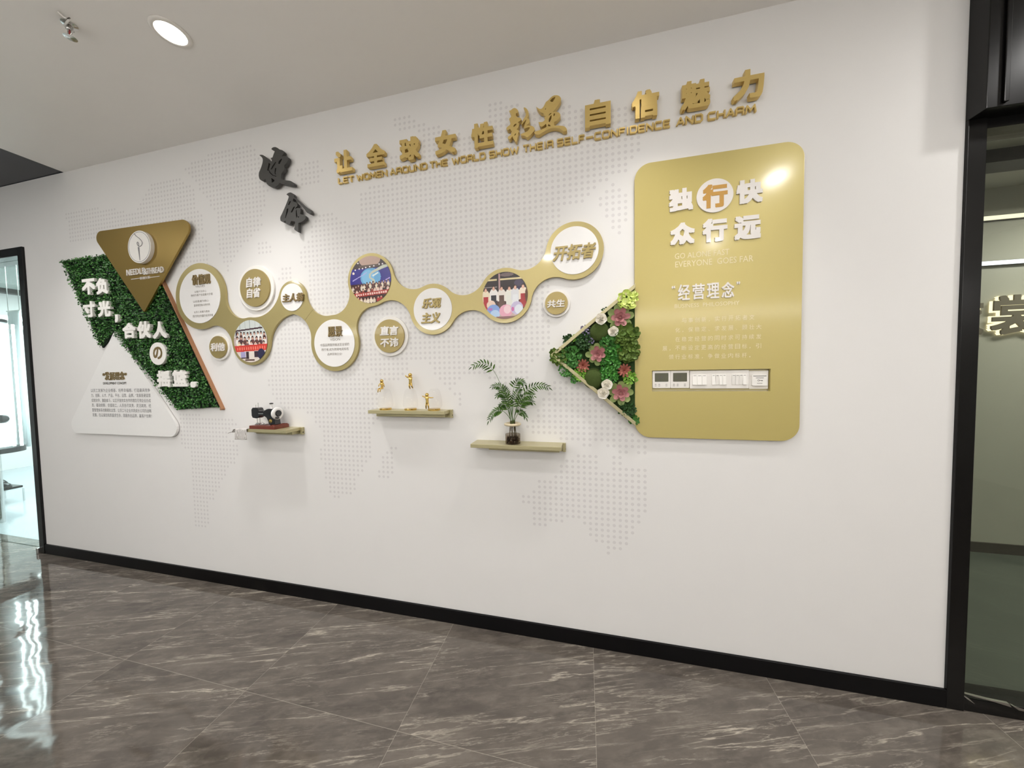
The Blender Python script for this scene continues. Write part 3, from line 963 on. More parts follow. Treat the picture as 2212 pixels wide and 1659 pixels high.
# white triangle plaque with the printed statement
WT = round_poly([(-4.135, 1.06), (-2.83, 1.06), (-3.485, 1.865)], [.07, .07, .02])
t = thing('white_triangle_sign', 'white triangle plaque with small grey printed statement below the moss panel', 'sign', (-3.48, 0, 1.06))
obj('plaque', MB().prism(WT, [], -0.004, -0.020), M['white'], t, bevel=0.002)
obj('title_lettering', write(MB(), '“发展理念”', (-3.5168,1.5158,0.264,0.065), -.020, -.023, .035), M['brownletter'], t)
printed('subtitle', [('DEVELOPMENT CONCEPT', (-3.524,1.4593,0.2583,0.018))], M['brownletter'], t, -.0206, .02)
TXT = ['以员工发展为企业根基，培养幸福感，打造最具竞争', '力、创新、人才、产品、平台、运营、品牌，“发展是硬道理', '成就伙伴、激励奋斗，以正开放务实合作的理念引领企业办成',
       '员、驱动创新、价值链工，人员各尽其责，灵活高效、经', '营管理体系的精细化运营，让员工与企业共同成长公司的战略', '发展，在以诚信和质量求生存，靠服务创品牌，赢客户信赖！']
printed('printed_statement', [(s, ((-3.4745,1.4042,0.6473,0.0135)[0], z, (-3.4745,1.4042,0.6473,0.0135)[2], 0.028)) for s, z in
        zip(TXT, [(-3.4777,1.4042)[1], (-3.4813,1.3655)[1], (-3.4848,1.3267)[1],
                  (-3.4884,1.2884)[1], (-3.4919,1.2499)[1], (-3.4955,1.2114)[1]])], M['inkgrey'], t, -.0206)

# ================================================================== chain of gold rings
PT = 0.018
RINGS = {  # centre x, centre z, inner radius, outer radius
    'A': (-2.618, 2.060, 0.187, 0.228), 'B': (-2.190, 1.731, 0.141, 0.160), 'C': (-1.836, 2.000, 0.0875, 0.106),
    'D': (-1.530, 1.695, 0.148, 0.175), 'E': (-1.258, 2.066, 0.140, 0.158), 'F': (-0.855, 1.866, 0.120, 0.1455),
    'G': (-0.424, 1.915, 0.127, 0.149), 'H': (-0.050, 2.120, 0.122, 0.1475)}
NECKS = {'AB': 0.062, 'BC': 0.052, 'CD': 0.046, 'DE': 0.056, 'EF': 0.046, 'FG': 0.044, 'GH': 0.046}


def neck(a, b_, w):
    """two concave arcs that join neighbouring rings, w = half width of the waist"""
    p, q = Vector(RINGS[a][:2]), Vector(RINGS[b_][:2])
    R1, R2, D = RINGS[a][3], RINGS[b_][3], (q - p).length
    lo, hi = 1e-4, 3.0
    for _ in range(80):
        rho = (lo + hi) / 2
        h = w + rho
        s1 = math.sqrt(max(0, (R1 + rho) ** 2 - h * h))
        s2 = math.sqrt(max(0, (R2 + rho) ** 2 - h * h))
        if s1 + s2 > D:
            hi = rho
        else:
            lo = rho
    ax = (q - p) / D
    nn = Vector((-ax.y, ax.x))
    s1 = math.sqrt(max(0, (R1 + rho) ** 2 - h * h))
    return p + ax * s1 + nn * h, p + ax * s1 - nn * h, rho, p, q


def field(chain):
    nk = [neck(a, b_, NECKS[a + b_]) for a, b_ in zip(chain, chain[1:])]

    def f(x, z):
        v = min(math.hypot(x - RINGS[k][0], z - RINGS[k][1]) - RINGS[k][3] for k in chain)
        for ca, cb, rho, p, q in nk:
            quad = [p, cb, q, ca]
            if inside((x, z), quad):
                v = min(v, max(rho - math.hypot(x - ca.x, z - ca.y), rho - math.hypot(x - cb.x, z - cb.y)))
        return v
    return f


def contour(f, x0, x1, z0, z1, h):
    """outer outline of f < 0 by walking a grid (marching squares)"""
    nx, nz = int((x1 - x0) / h) + 1, int((z1 - z0) / h) + 1
    g = [[f(x0 + i * h, z0 + j * h) for j in range(nz)] for i in range(nx)]
    nxt = {}

    def cut(i, j, k, l):
        a, b_ = g[i][j], g[k][l]
        u = a / (a - b_)
        return ((min(i, k), min(j, l), i == k), (x0 + (i + (k - i) * u) * h, z0 + (j + (l - j) * u) * h))
    pos = {}
    for i in range(nx - 1):
        for j in range(nz - 1):
            cs = [(i, j), (i + 1, j), (i + 1, j + 1), (i, j + 1)]
            s = [g[a][b_] < 0 for a, b_ in cs]
            outs, ins = [], []
            for k in range(4):
                a, b_ = cs[k], cs[(k + 1) % 4]
                if s[k] and not s[(k + 1) % 4]:
                    outs.append(cut(*a, *b_))
                elif not s[k] and s[(k + 1) % 4]:
                    ins.append(cut(*a, *b_))
            for e, i_ in zip(outs, ins):
                nxt[e[0]] = i_[0]
                pos[e[0]], pos[i_[0]] = e[1], i_[1]
    best = []
    seen = set()
    for st in list(nxt):
        if st in seen:
            continue
        lp, k = [], st
        while k in nxt and k not in seen:
            seen.add(k)
            lp.append(pos[k])
            k = nxt[k]
        if len(lp) > len(best):
            best = lp
    return best


def paint_disc(shapes, base, n=110):
    """cells of a round print: list of quads in unit circle with a colour each (last shape that covers a cell wins)"""
    v, fs, col = [], [], []
    idx = {}

    def vid(i, j):
        if (i, j) not in idx:
            idx[(i, j)] = len(v)
            x, y = -1 + 2 * i / n, -1 + 2 * j / n
            rr = math.hypot(x, y)
            if rr > 1:
                x, y = x / rr, y / rr
            v.append((x, y))
        return idx[(i, j)]
    for i in range(n):
        for j in range(n):
            x, y = -1 + 2 * (i + .5) / n, -1 + 2 * (j + .5) / n
            corner_in = min(math.hypot(-1 + 2 * a / n, -1 + 2 * b_ / n) for a in (i, i + 1) for b_ in (j, j + 1))
            if corner_in >= 1:
                continue
            c = base
            for s in shapes:
                if s[0] == 'r' and s[1] <= x <= s[3] and s[2] <= y <= s[4]:
                    c = s[5]
                elif s[0] == 'e' and ((x - s[1]) / s[3]) ** 2 + ((y - s[2]) / s[4]) ** 2 <= 1:
                    c = s[5]
                elif s[0] == 'p' and inside((x, y), s[1]):
                    c = s[2]
            q = [vid(i, j), vid(i + 1, j), vid(i + 1, j + 1), vid(i, j + 1)]
            if len({v[k] for k in q}) < 3:
                continue
            fs.append(tuple(q))
            col.append(lin(c))
    return v, fs, col


rp = random.Random(11)


def crowd(shapes, y, n, h, cols, x0=-1, x1=1, hair=(60, 36, 34), skin=(214, 170, 150), slope=0.0):
    for k in range(n):
        x = x0 + (x1 - x0) * (k + .5) / n + rp.uniform(-.02, .02)
        yy = y + slope * x + rp.uniform(-.03, .03)
        w = (x1 - x0) / n * .46
        shapes.append(('e', x, yy - h * .55, w, h * .5, rp.choice(cols)))
        shapes.append(('e', x, yy + .02, w * .62, h * .26, hair))
        shapes.append(('e', x, yy - .015, w * .42, h * .17, skin))


PB = [('r', -1, .25, 1, 1, (208, 214, 212))]
for k in (-.6, -.28, 0, .32, .62):
    PB.append(('r', k - .012, .2, k + .012, 1, (160, 168, 168)))
PB += [('p', [(-.86, .55), (.72, .66), (.76, .59), (-.86, .48)], (72, 50, 58)), ('r', -.88, .2, -.80, .55, (72, 50, 58)),
       ('r', -1, -.2, 1, .2, (196, 176, 172))]
crowd(PB, .36, 9, .32, [(120, 84, 80), (226, 220, 216), (240, 236, 232)], -.85, .95)
crowd(PB, .14, 8, .34, [(110, 70, 68), (236, 232, 228), (88, 60, 64)], -.9, .95)
crowd(PB, -.06, 7, .32, [(244, 240, 236), (126, 92, 92), (238, 226, 190)], -.8, .9)
PB += [('p', [(-1, -.2), (1, -.14), (1, -.44), (-1, -.5)], (212, 66, 56))]
for k in range(13):
    x = -.82 + k * .135
    PB.append(('r', x, -.40 + .02 * x, x + .06, -.26 + .03 * x, (242, 132, 112)))
PB += [('r', -1, -1, 1, -.5, (226, 214, 204)), ('r', -.62, -.78, -.32, -.5, (170, 164, 206)), ('r', -.30, -.84, -.12, -.5, (58, 40, 52)),
       ('r', -.10, -.86, .18, -.48, (232, 222, 214)), ('r', .20, -.76, .44, -.48, (60, 44, 58)), ('e', .62, -.62, .22, .26, (46, 42, 74)),
       ('r', -.6, -.82, -.15, -.76, (66, 46, 48)), ('r', -.36, -.92, .2, -.86, (96, 72, 66))]

PE = [('r', -1, -.12, 1, .56, (38, 30, 140)), ('r', -1, .5, 1, 1, (58, 42, 44)), ('e', 0, .84, .52, .30, (190, 160, 146)), ('r', -.5, .55, .45, .64, (92, 74, 66))]
for k, (x, y) in enumerate([(-.72, .46), (-.52, .50), (-.36, .50), (-.2, .53), (0, .55), (.2, .57), (.46, .62), (.62, .62), (-.58, .74)]):
    PE.append(('e', x, y, .035, .03, (250, 240, 244)))
PE += [('e', -.82, .32, .06, .055, (246, 226, 214)), ('e', .02, .10, .5, .40, (104, 172, 220)), ('e', -.1, .12, .3, .3, (130, 192, 232)),
       ('p', [(.98, .60), (.62, .57), (.10, .36), (-.06, .22), (-.06, .08), (.10, -.02), (.10, -.16), (.24, -.16), (.22, .0), (.02, .1), (.06, .24), (.6, .42), (1, .52)], (198, 204, 188)),
       ('p', [(.10, .18), (.38, .30), (.42, .25), (.14, .12)], (226, 242, 244)), ('p', [(-.12, -.16), (.06, -.06), (.08, -.10), (-.10, -.2)], (236, 242, 240)),
       ('p', [(-.88, .02), (-.4, .22), (-.14, .34), (-.14, .31), (-.42, .18), (-.86, -.02)], (186, 178, 236)),
       ('p', [(.52, -.14), (.95, .04), (.96, 0), (.56, -.17)], (200, 176, 232)),
       ('r', -1, -1, 1, -.16, (72, 36, 34))]
crowd(PE, -.18, 13, .22, [(236, 222, 200), (228, 214, 198), (96, 52, 46)], -.95, .95, slope=.08)
crowd(PE, -.38, 12, .2, [(150, 70, 60), (232, 200, 188), (60, 30, 30)], -.9, .9, slope=.08)
PE += [('p', [(-.9, -.56), (.9, -.46), (.9, -.62), (-.8, -.72)], (176, 56, 48))]
for k in range(14):
    x = -.72 + k * .11
    PE.append(('r', x, -.63 + .05 * x, x + .07, -.55 + .05 * x, (248, 214, 204)))
crowd(PE, -.76, 9, .24, [(240, 226, 206), (226, 210, 190), (180, 60, 54)], -.7, .75, hair=(40, 24, 24))

PG = [('r', -1, .1, 1, 1, (42, 32, 36)), ('r', -1, .66, 1, .72, (224, 208, 160)), ('r', -1, .36, -.3, .40, (150, 140, 138)), ('r', -.34, -.4, -.22, 1, (24, 18, 20)),
      ('r', -.27, .1, -.20, .95, (186, 150, 150)), ('e', .1, .88, .3, .08, (120, 104, 104)), ('e', .62, .5, .2, .14, (70, 62, 84)), ('r', -1, -.4, 1, .16, (72, 38, 40)), ('r', -1, -1, 1, -.6, (196, 168, 160)),
      ('r', .4, .0, .7, .35, (44, 40, 78))]
for x, y, sh, top, low in ((-.86, .24, 1, (236, 222, 196), (176, 32, 40)), (-.5, .30, 1, (238, 234, 230), (34, 32, 44)), (-.14, .27, 1, (232, 224, 216), (96, 70, 60)),
                           (.20, .25, 1, (232, 230, 220), (228, 228, 220)), (.46, .28, 1, (222, 222, 226), (230, 232, 236)), (.80, .30, 1, (240, 224, 204), (168, 40, 46))):
    PG += [('e', x, y - .18, .17, .20, top), ('p', [(x - .12, y - .26), (x + .12, y - .26), (x + .16, y - .85), (x - .16, y - .85)], low),
           ('r', x - .18, y - .5, x - .11, y - .1, top), ('r', x + .11, y - .5, x + .18, y - .1, top), ('e', x, y + .04, .075, .095, (62, 36, 32)), ('e', x, y + .02, .055, .08, (226, 180, 158))]
PG += [('e', .96, -.05, .08, .3, (96, 60, 36)), ('e', -.62, -.38, .2, .2, (236, 208, 190)), ('e', -.52, -.66, .30, .30, (128, 160, 220)), ('e', -.45, -.78, .22, .18, (176, 204, 236)),
       ('e', .04, -.66, .30, .27, (230, 166, 186)), ('e', .10, -.6, .16, .18, (240, 206, 212)), ('e', .52, -.56, .27, .28, (196, 186, 216)), ('e', .60, -.62, .18, .2, (222, 226, 236)),
       ('e', -.66, -.56, .1, .06, (170, 110, 190)), ('e', .34, -.6, .06, .09, (206, 110, 170)), ('r', -.4, -1, .5, -.9, (132, 88, 84))]


def print_disc(k, shapes, base, parent, name, label):
    x, z, r, _R = RINGS[k]
    v, fs, col = paint_disc(shapes, base)
    mb = MB()
    mb.add([(x + p[0] * r, -PT - .0025, z + p[1] * r) for p in v], fs)
    mb.col = col
    o = obj(name, mb, M['print'], parent, flat_normals=False)
    o['label'] = label
    return o


LABEL_DISC = {'A': 'white round disc headed with three bronze characters and printed lines', 'C': 'small white round disc with three bronze characters',
              'D': 'white round disc headed with two bronze characters and printed lines', 'F': 'white round disc with four gold calligraphy characters',
              'H': 'white round disc with three gold calligraphy characters'}


def white_disc(k, parent):
    x, z, r, _R = RINGS[k]
    o = obj('white_disc', MB().prism(circle(x, z, r, 64), [], -PT, -PT - .003), M['white'], parent)
    o['label'] = LABEL_DISC[k]
    return o


for chain, lab in (('ABC', 'left gold chain panel of three linked rings beside the moss panel'),
                   ('DEFGH', 'long gold chain panel of five linked rings in the middle of the wall')):
    xs = [RINGS[k][0] for k in chain]
    zs = [RINGS[k][1] for k in chain]
    t = thing('gold_chain_panel', lab, 'sign', (sum(xs) / len(xs), 0, min(zs) - .17), 'gold chain panels')
    full = 'ABCD' if chain == 'ABC' else 'CDEFGH'
    f0 = field(full)
    sx_, sz_ = (-1.7141,1.8787)
    ax = (Vector(RINGS['D'][:2]) - Vector(RINGS['C'][:2])).normalized()
    sgn = 1 if chain == 'ABC' else -1

    def f1(x, z):
        return max(f0(x, z), sgn * ((x - sx_) * ax.x + (z - sz_) * ax.y) + .0006)
    out = contour(f1, min(xs) - .30, max(xs) + .30, min(zs) - .30, max(zs) + .30, 0.006)
    obj('chain_plate', MB().prism(out, [], -.003, -PT), M['gold'], t, weld=True)
    for k in chain:
        if k == 'B':
            print_disc(k, PB, (230, 224, 218), t, 'round_photo', 'round print of a group of people holding a red banner')
        elif k == 'E':
            print_disc(k, PE, (40, 30, 130), t, 'round_photo', 'round print of a crowd on a blue stage with a globe')
        elif k == 'G':
            print_disc(k, PG, (60, 40, 44), t, 'round_photo', 'round print of people in white tops on a dark stage')
        else:
            o = white_disc(k, t)
            yb, yf = -PT - .003, -PT - .010
            fl = -PT - .0034
            if k == 'A':
                obj('title_lettering', write(MB(), '价值观', (-2.5888,2.1725,0.1636,0.0697), yb, yf, .03), M['brownletter'], o)
                printed('printed_text', [('VALUES', (-2.6064,2.1275,0.0856,0.0135)),
                                         ('以客户为中心', (-2.6057,2.0921,0.1087,0.0148)), ('持续为客户创造最大价值', (-2.5966,2.0685,0.199,0.016)),
                                         ('以创造者为核心', (-2.6064,2.0251,0.1435,0.0148)), ('坚持艰苦奋斗的作风', (-2.5992,1.9979,0.1483,0.0161)),
                                         ('以员工发展为根本', (-2.6034,1.9515,0.1436,0.0149)), ('践行同创共赢的伙伴价值', (-2.5955,1.9236,0.1863,0.0174))], M['ink'], o, fl)
            elif k == 'C':
                obj('raised_letter', write(MB(), '主人翁', (-1.8226,1.9964,0.1623,0.0535), yb, yf, .03, 3, .15), M['brownletter'], o)
            elif k == 'D':
                obj('title_lettering', write(MB(), '愿景', (-1.5162,1.7663,0.1018,0.0633), yb, yf, .022), M['brownletter'], o)
                printed('printed_text', [('VISION', (-1.5213,1.7176,0.0726,0.0156)), ('中国品牌服饰输送至全球的', (-1.5261,1.6852,0.2115,0.0179)),
                                         ('践行者,成为跨境电商知名', (-1.5254,1.656,0.1983,0.0179)), ('品牌百强企业!', (-1.528,1.6269,0.1072,0.0157))], M['ink'], o, fl)
            elif k == 'F':
                mb = write(MB(), '乐观', (-0.8568,1.8999,0.1156,0.0575), yb, yf, .03, 3, .2)
                obj('raised_letter', write(mb, '主义', (-0.8631,1.8158,0.116,0.062), yb, yf, .03, 3, .2), M['oliveletter'], o)
            elif k == 'H':
                obj('raised_letter', write(MB(), '开拓者', (-0.0497,2.111,0.2104,0.0789), yb, yf, .03, 3, .2), M['oliveletter'], o)

# four loose round badges
for px, rows, lab in (((-2.1331,2.0821,0.2347,0.2471), [('自律', (-2.135,2.1181,0.1179,0.0644)), ('自省', (-2.1389,2.0483,0.1099,0.0635))],
                       'large round badge with four white characters, between the first and third ring'),
                      ((-2.4767,1.7014,0.1521,0.1535), [('利他', (-2.4713,1.7016,0.1265,0.0568))],
                       'small round badge with two white characters beside the moss panel'),
                      ((-1.1411,1.7231,0.1951,0.1984), [('直言', (-1.1373,1.7547,0.1216,0.057)), ('不讳', (-1.139,1.6848,0.1201,0.0535))],
                       'large round badge with four white characters, above the shelf of glass domes'),
                      ((-0.1452,1.8558,0.1178,0.1191), [('共生', (-0.1464,1.8527,0.0923,0.0399))],
                       'small round badge with two white characters below the rightmost ring')):
    x, z, w, h = px
    r = h / 2
    t = thing('round_badge', lab, 'badge', (x, 0, z - r * 1.2), 'round badges around the chain')
    obj('white_base', MB().prism(circle(x, z, r * 1.20, 64), [], -.001, -.012), M['whitematte'], t, bevel=.002)
    o = obj('gold_disc', MB().prism(circle(x, z, r, 56), [], -.012, -.021), M['olive'], t, bevel=.001)
    mb = MB()
    for s, b_ in rows:
        write(mb, s, b_, -.021, -.026, .03, 3, .12)
    obj('raised_letter', mb, M['silver'], o)

# ================================================================== lettering over the wall
for ch, x, o_, what in (('让', -1.409, 1, 'leftmost of the line'), ('全', -1.188, 2, 'second from the left'), ('球', -0.969, 3, 'third from the left'),
                        ('女', -0.748, 4, 'fourth from the left'), ('性', -0.533, 5, 'just left of the calligraphy pair'),
                        ('自', 0.071, 8, 'just right of the calligraphy pair'), ('信', 0.293, 9, 'third from the right'),
                        ('魅', 0.513, 10, 'second from the right'), ('力', 0.730, 11, 'rightmost of the line')):
    o = letter('gold_character', ch, (x, 2.780, 0.124, 0.128), -0.006, -0.030, M['letter'], off=0.04)
    tag(o, 'block gold character ' + ch + ' on the wall, ' + what, 'letter', 'gold characters above the English line')
TRACED = {
    'a': ([(-0.3825,2.8767),(-0.375,2.8753),(-0.3674,2.8799),(-0.3587,2.8843),(-0.3501,2.8843),(-0.3395,2.8776),(-0.3316,2.8659),(-0.3324,2.859),(-0.3399,2.8554),(-0.3431,2.858),(-0.3454,2.8453),(-0.3402,2.8392),(-0.3371,2.8325),(-0.3275,2.8318),(-0.3169,2.8237),(-0.3149,2.8173),(-0.3364,2.8081),(-0.329,2.8037),(-0.3281,2.7934),(-0.3347,2.7804),(-0.3434,2.7738),(-0.3307,2.7654),(-0.3275,2.7598),(-0.3351,2.754),(-0.3353,2.7398),(-0.3409,2.7245),(-0.3455,2.707),(-0.3613,2.7281),(-0.3664,2.7433),(-0.3698,2.7377),(-0.3808,2.7273),(-0.3904,2.7352),(-0.3903,2.7433),(-0.3717,2.7524),(-0.3748,2.7611),(-0.3671,2.7679),(-0.3745,2.7753),(-0.3766,2.7839),(-0.3908,2.7762),(-0.3993,2.7869),(-0.3926,2.796),(-0.3751,2.804),(-0.377,2.8227),(-0.3822,2.8318),(-0.38,2.8375),(-0.3723,2.8402),(-0.3678,2.8536),(-0.3741,2.8629)],
          [[(-0.3602,2.7931),(-0.3515,2.8027),(-0.3418,2.803),(-0.3441,2.7963),(-0.356,2.7893)], [(-0.3546,2.7412),(-0.3523,2.751),(-0.3458,2.7539),(-0.3481,2.7462)]]),
    'b': ([(-0.3034,2.8776),(-0.2971,2.8768),(-0.2866,2.8683),(-0.2784,2.8527),(-0.2765,2.8403),(-0.2809,2.827),(-0.2852,2.8208),(-0.2769,2.8162),(-0.2712,2.8051),(-0.274,2.7956),(-0.2858,2.7856),(-0.2921,2.7844),(-0.2711,2.7799),(-0.2565,2.7743),(-0.2472,2.7646),(-0.2463,2.7543),(-0.2548,2.7438),(-0.2718,2.7307),(-0.2878,2.7218),(-0.2992,2.7335),(-0.3204,2.7392),(-0.3203,2.7453),(-0.3075,2.7491),(-0.2884,2.7518),(-0.2798,2.7584),(-0.2713,2.7689),(-0.2733,2.7733),(-0.2881,2.7719),(-0.3029,2.7686),(-0.3038,2.7788),(-0.2983,2.794),(-0.2907,2.8087),(-0.2917,2.814),(-0.3067,2.7996),(-0.3153,2.7911),(-0.3163,2.7993),(-0.3065,2.8157),(-0.2935,2.8334),(-0.2922,2.8493),(-0.2962,2.8642),(-0.3024,2.8724)], []),
    'c': ([(-0.2374,2.8708),(-0.2303,2.8614),(-0.2179,2.8531),(-0.2076,2.8531),(-0.1972,2.863),(-0.1909,2.8756),(-0.1856,2.8835),(-0.1743,2.8882),(-0.1599,2.9011),(-0.1456,2.907),(-0.1295,2.9048),(-0.1175,2.8984),(-0.1095,2.887),(-0.1096,2.8773),(-0.1158,2.8647),(-0.1322,2.8444),(-0.1506,2.8262),(-0.1557,2.8252),(-0.1364,2.8245),(-0.1223,2.8189),(-0.1134,2.8073),(-0.1135,2.7975),(-0.1227,2.7874),(-0.141,2.775),(-0.1461,2.774),(-0.1463,2.7572),(-0.121,2.7526),(-0.0969,2.7462),(-0.087,2.7375),(-0.0801,2.7255),(-0.0832,2.7191),(-0.1012,2.7194),(-0.1072,2.7274),(-0.1212,2.7378),(-0.1414,2.7454),(-0.1617,2.7471),(-0.1822,2.7428),(-0.2071,2.7333),(-0.2259,2.7246),(-0.2445,2.7309),(-0.2496,2.7419),(-0.2402,2.7462),(-0.2131,2.7484),(-0.1841,2.7561),(-0.188,2.7757),(-0.1943,2.7679),(-0.2088,2.7616),(-0.2191,2.7675),(-0.2231,2.7802),(-0.2271,2.7899),(-0.2167,2.787),(-0.2023,2.7863),(-0.1919,2.7944),(-0.1958,2.809),(-0.1876,2.8105),(-0.1988,2.8195),(-0.1997,2.8297),(-0.212,2.834),(-0.2263,2.8487),(-0.2344,2.8622)],
          [[(-0.1652,2.8844),(-0.1518,2.8955),(-0.1376,2.8985),(-0.1408,2.8893),(-0.1521,2.8758),(-0.1592,2.8773)], [(-0.1913,2.8449),(-0.1891,2.8525),(-0.1861,2.8489),(-0.1892,2.8435)],
           [(-0.1732,2.8127),(-0.167,2.8214),(-0.1588,2.8229),(-0.1599,2.8181),(-0.1712,2.8113)], [(-0.1736,2.781),(-0.1724,2.7947),(-0.1651,2.8072),(-0.1579,2.8118),(-0.1591,2.7962),(-0.1675,2.7779)],
           [(-0.1488,2.8081),(-0.1466,2.8176),(-0.1406,2.8164),(-0.1427,2.807),(-0.1468,2.8038)], [(-0.1769,2.7598),(-0.1758,2.7695),(-0.1656,2.7627),(-0.1647,2.7566)]]),
    'd': ([(-2.03,2.9148),(-2.0043,2.9124),(-1.9772,2.8953),(-1.9552,2.8735),(-1.9403,2.8512),(-1.928,2.8637),(-1.9409,2.8821),(-1.9247,2.8813),(-1.9169,2.8982),(-1.9018,2.921),(-1.911,2.9207),(-1.9332,2.9352),(-1.9189,2.9437),(-1.8983,2.9427),(-1.8784,2.9315),(-1.8697,2.9228),(-1.8431,2.913),(-1.8325,2.8987),(-1.8399,2.8874),(-1.8542,2.8753),(-1.8404,2.8785),(-1.8181,2.8749),(-1.803,2.8617),(-1.8062,2.8443),(-1.8206,2.8287),(-1.8391,2.819),(-1.8335,2.7984),(-1.8456,2.784),(-1.862,2.7739),(-1.8663,2.7383),(-1.8262,2.7252),(-1.795,2.7189),(-1.769,2.7025),(-1.7651,2.6912),(-1.7699,2.6847),(-1.801,2.691),(-1.8453,2.7063),(-1.8765,2.7181),(-1.8837,2.7119),(-1.905,2.7004),(-1.9282,2.6982),(-1.9601,2.7082),(-1.9822,2.7297),(-1.9875,2.7598),(-1.9996,2.7524),(-2.0185,2.7515),(-2.0343,2.763),(-2.041,2.7861),(-2.0364,2.8075),(-2.0183,2.8341),(-2.0049,2.8614),(-2.0013,2.8827),(-2.0076,2.8965)],
          [[(-1.8814,2.8364),(-1.876,2.8518),(-1.8548,2.8647),(-1.8528,2.8589),(-1.8724,2.8332)], [(-1.9426,2.8115),(-1.9301,2.8278),(-1.9034,2.8526),(-1.899,2.8483),(-1.9162,2.8292),(-1.9358,2.8086)],
           [(-1.9143,2.7817),(-1.9104,2.8102),(-1.9008,2.816),(-1.9001,2.805),(-1.9072,2.7843),(-1.901,2.7725),(-1.9101,2.7738)], [(-1.9589,2.8104),(-1.953,2.7912),(-1.9333,2.7719),(-1.9042,2.7566),(-1.9015,2.7635),(-1.9285,2.7748),(-1.946,2.792),(-1.9543,2.8097)],
           [(-1.9411,2.7566),(-1.9166,2.7403),(-1.9217,2.7319),(-1.9404,2.7273)], [(-1.9705,2.8103),(-1.9564,2.8537),(-1.9438,2.8463),(-1.9537,2.8205),(-1.963,2.8037)]]),
    'e': ([(-1.8308,2.6392),(-1.8169,2.6463),(-1.7987,2.6485),(-1.7812,2.6396),(-1.7708,2.6256),(-1.7736,2.6141),(-1.7606,2.608),(-1.735,2.5867),(-1.7055,2.5577),(-1.6758,2.536),(-1.6566,2.5265),(-1.6466,2.5092),(-1.6479,2.5004),(-1.6602,2.4984),(-1.6816,2.5082),(-1.698,2.5317),(-1.7273,2.5641),(-1.7525,2.5908),(-1.777,2.6095),(-1.7838,2.5913),(-1.7619,2.583),(-1.7492,2.5688),(-1.7499,2.5563),(-1.7636,2.5491),(-1.7685,2.5407),(-1.7549,2.5461),(-1.7415,2.5462),(-1.7263,2.5389),(-1.7274,2.5193),(-1.7325,2.5055),(-1.7041,2.4984),(-1.6893,2.4859),(-1.6921,2.4737),(-1.715,2.4585),(-1.7419,2.4526),(-1.7484,2.4552),(-1.7514,2.3977),(-1.7559,2.3982),(-1.784,2.4177),(-1.7738,2.4401),(-1.7725,2.4653),(-1.7814,2.4663),(-1.8036,2.4726),(-1.8114,2.4535),(-1.8251,2.4515),(-1.8428,2.459),(-1.8462,2.4813),(-1.8627,2.4705),(-1.885,2.4823),(-1.8861,2.5044),(-1.8687,2.5279),(-1.8439,2.5648),(-1.824,2.5985),(-1.8113,2.6239),(-1.8199,2.6323)],
          [[(-1.8207,2.5745),(-1.806,2.5961),(-1.7972,2.5931),(-1.8118,2.5715)], [(-1.8478,2.4943),(-1.831,2.5522),(-1.8197,2.5508),(-1.8254,2.5297),(-1.8431,2.4963)],
           [(-1.803,2.5251),(-1.7837,2.5516),(-1.7721,2.5592),(-1.7707,2.5518),(-1.7919,2.5237)], [(-1.7625,2.5291),(-1.7575,2.5393),(-1.7564,2.5175),(-1.7522,2.4954),(-1.7581,2.4834),(-1.7639,2.5004)],
           [(-1.7496,2.4932),(-1.742,2.4941),(-1.7424,2.4852),(-1.7482,2.4859)]]),
}


def smooth_loop(lp, it=2):
    for _ in range(it):
        q = []
        n = len(lp)
        for i in range(n):
            a, b_ = lp[i], lp[(i + 1) % n]
            q += [(a[0] * .8 + b_[0] * .2, a[1] * .8 + b_[1] * .2), (a[0] * .2 + b_[0] * .8, a[1] * .2 + b_[1] * .8)]
        lp = q
    return lp


def traced(keys, yb, yf):
    mb = MB()
    for k in keys:
        outer, holes = TRACED[k]
        mb.prism(smooth_loop(outer, 1), [list(h) for h in holes], yb, yf)
    return mb


tag(obj('gold_character', traced('ab', -.006, -.030), M['letter'], weld=True), 'flowing gold calligraphy character 彰, left one of the brushed pair in the line', 'letter', 'gold characters above the English line')
tag(obj('gold_character', traced('c', -.006, -.030), M['letter'], weld=True), 'flowing gold calligraphy character 显, right and taller one of the brushed pair', 'letter', 'gold characters above the English line')
tag(obj('black_character', traced('d', -.014, -.034), M['charcoal'], weld=True), 'charcoal calligraphy character 使, upper left one of the dark pair', 'letter', 'charcoal calligraphy characters')
tag(obj('black_character', traced('e', -.014, -.034), M['charcoal'], weld=True), 'charcoal calligraphy character 命, lower right one of the dark pair', 'letter', 'charcoal calligraphy characters')

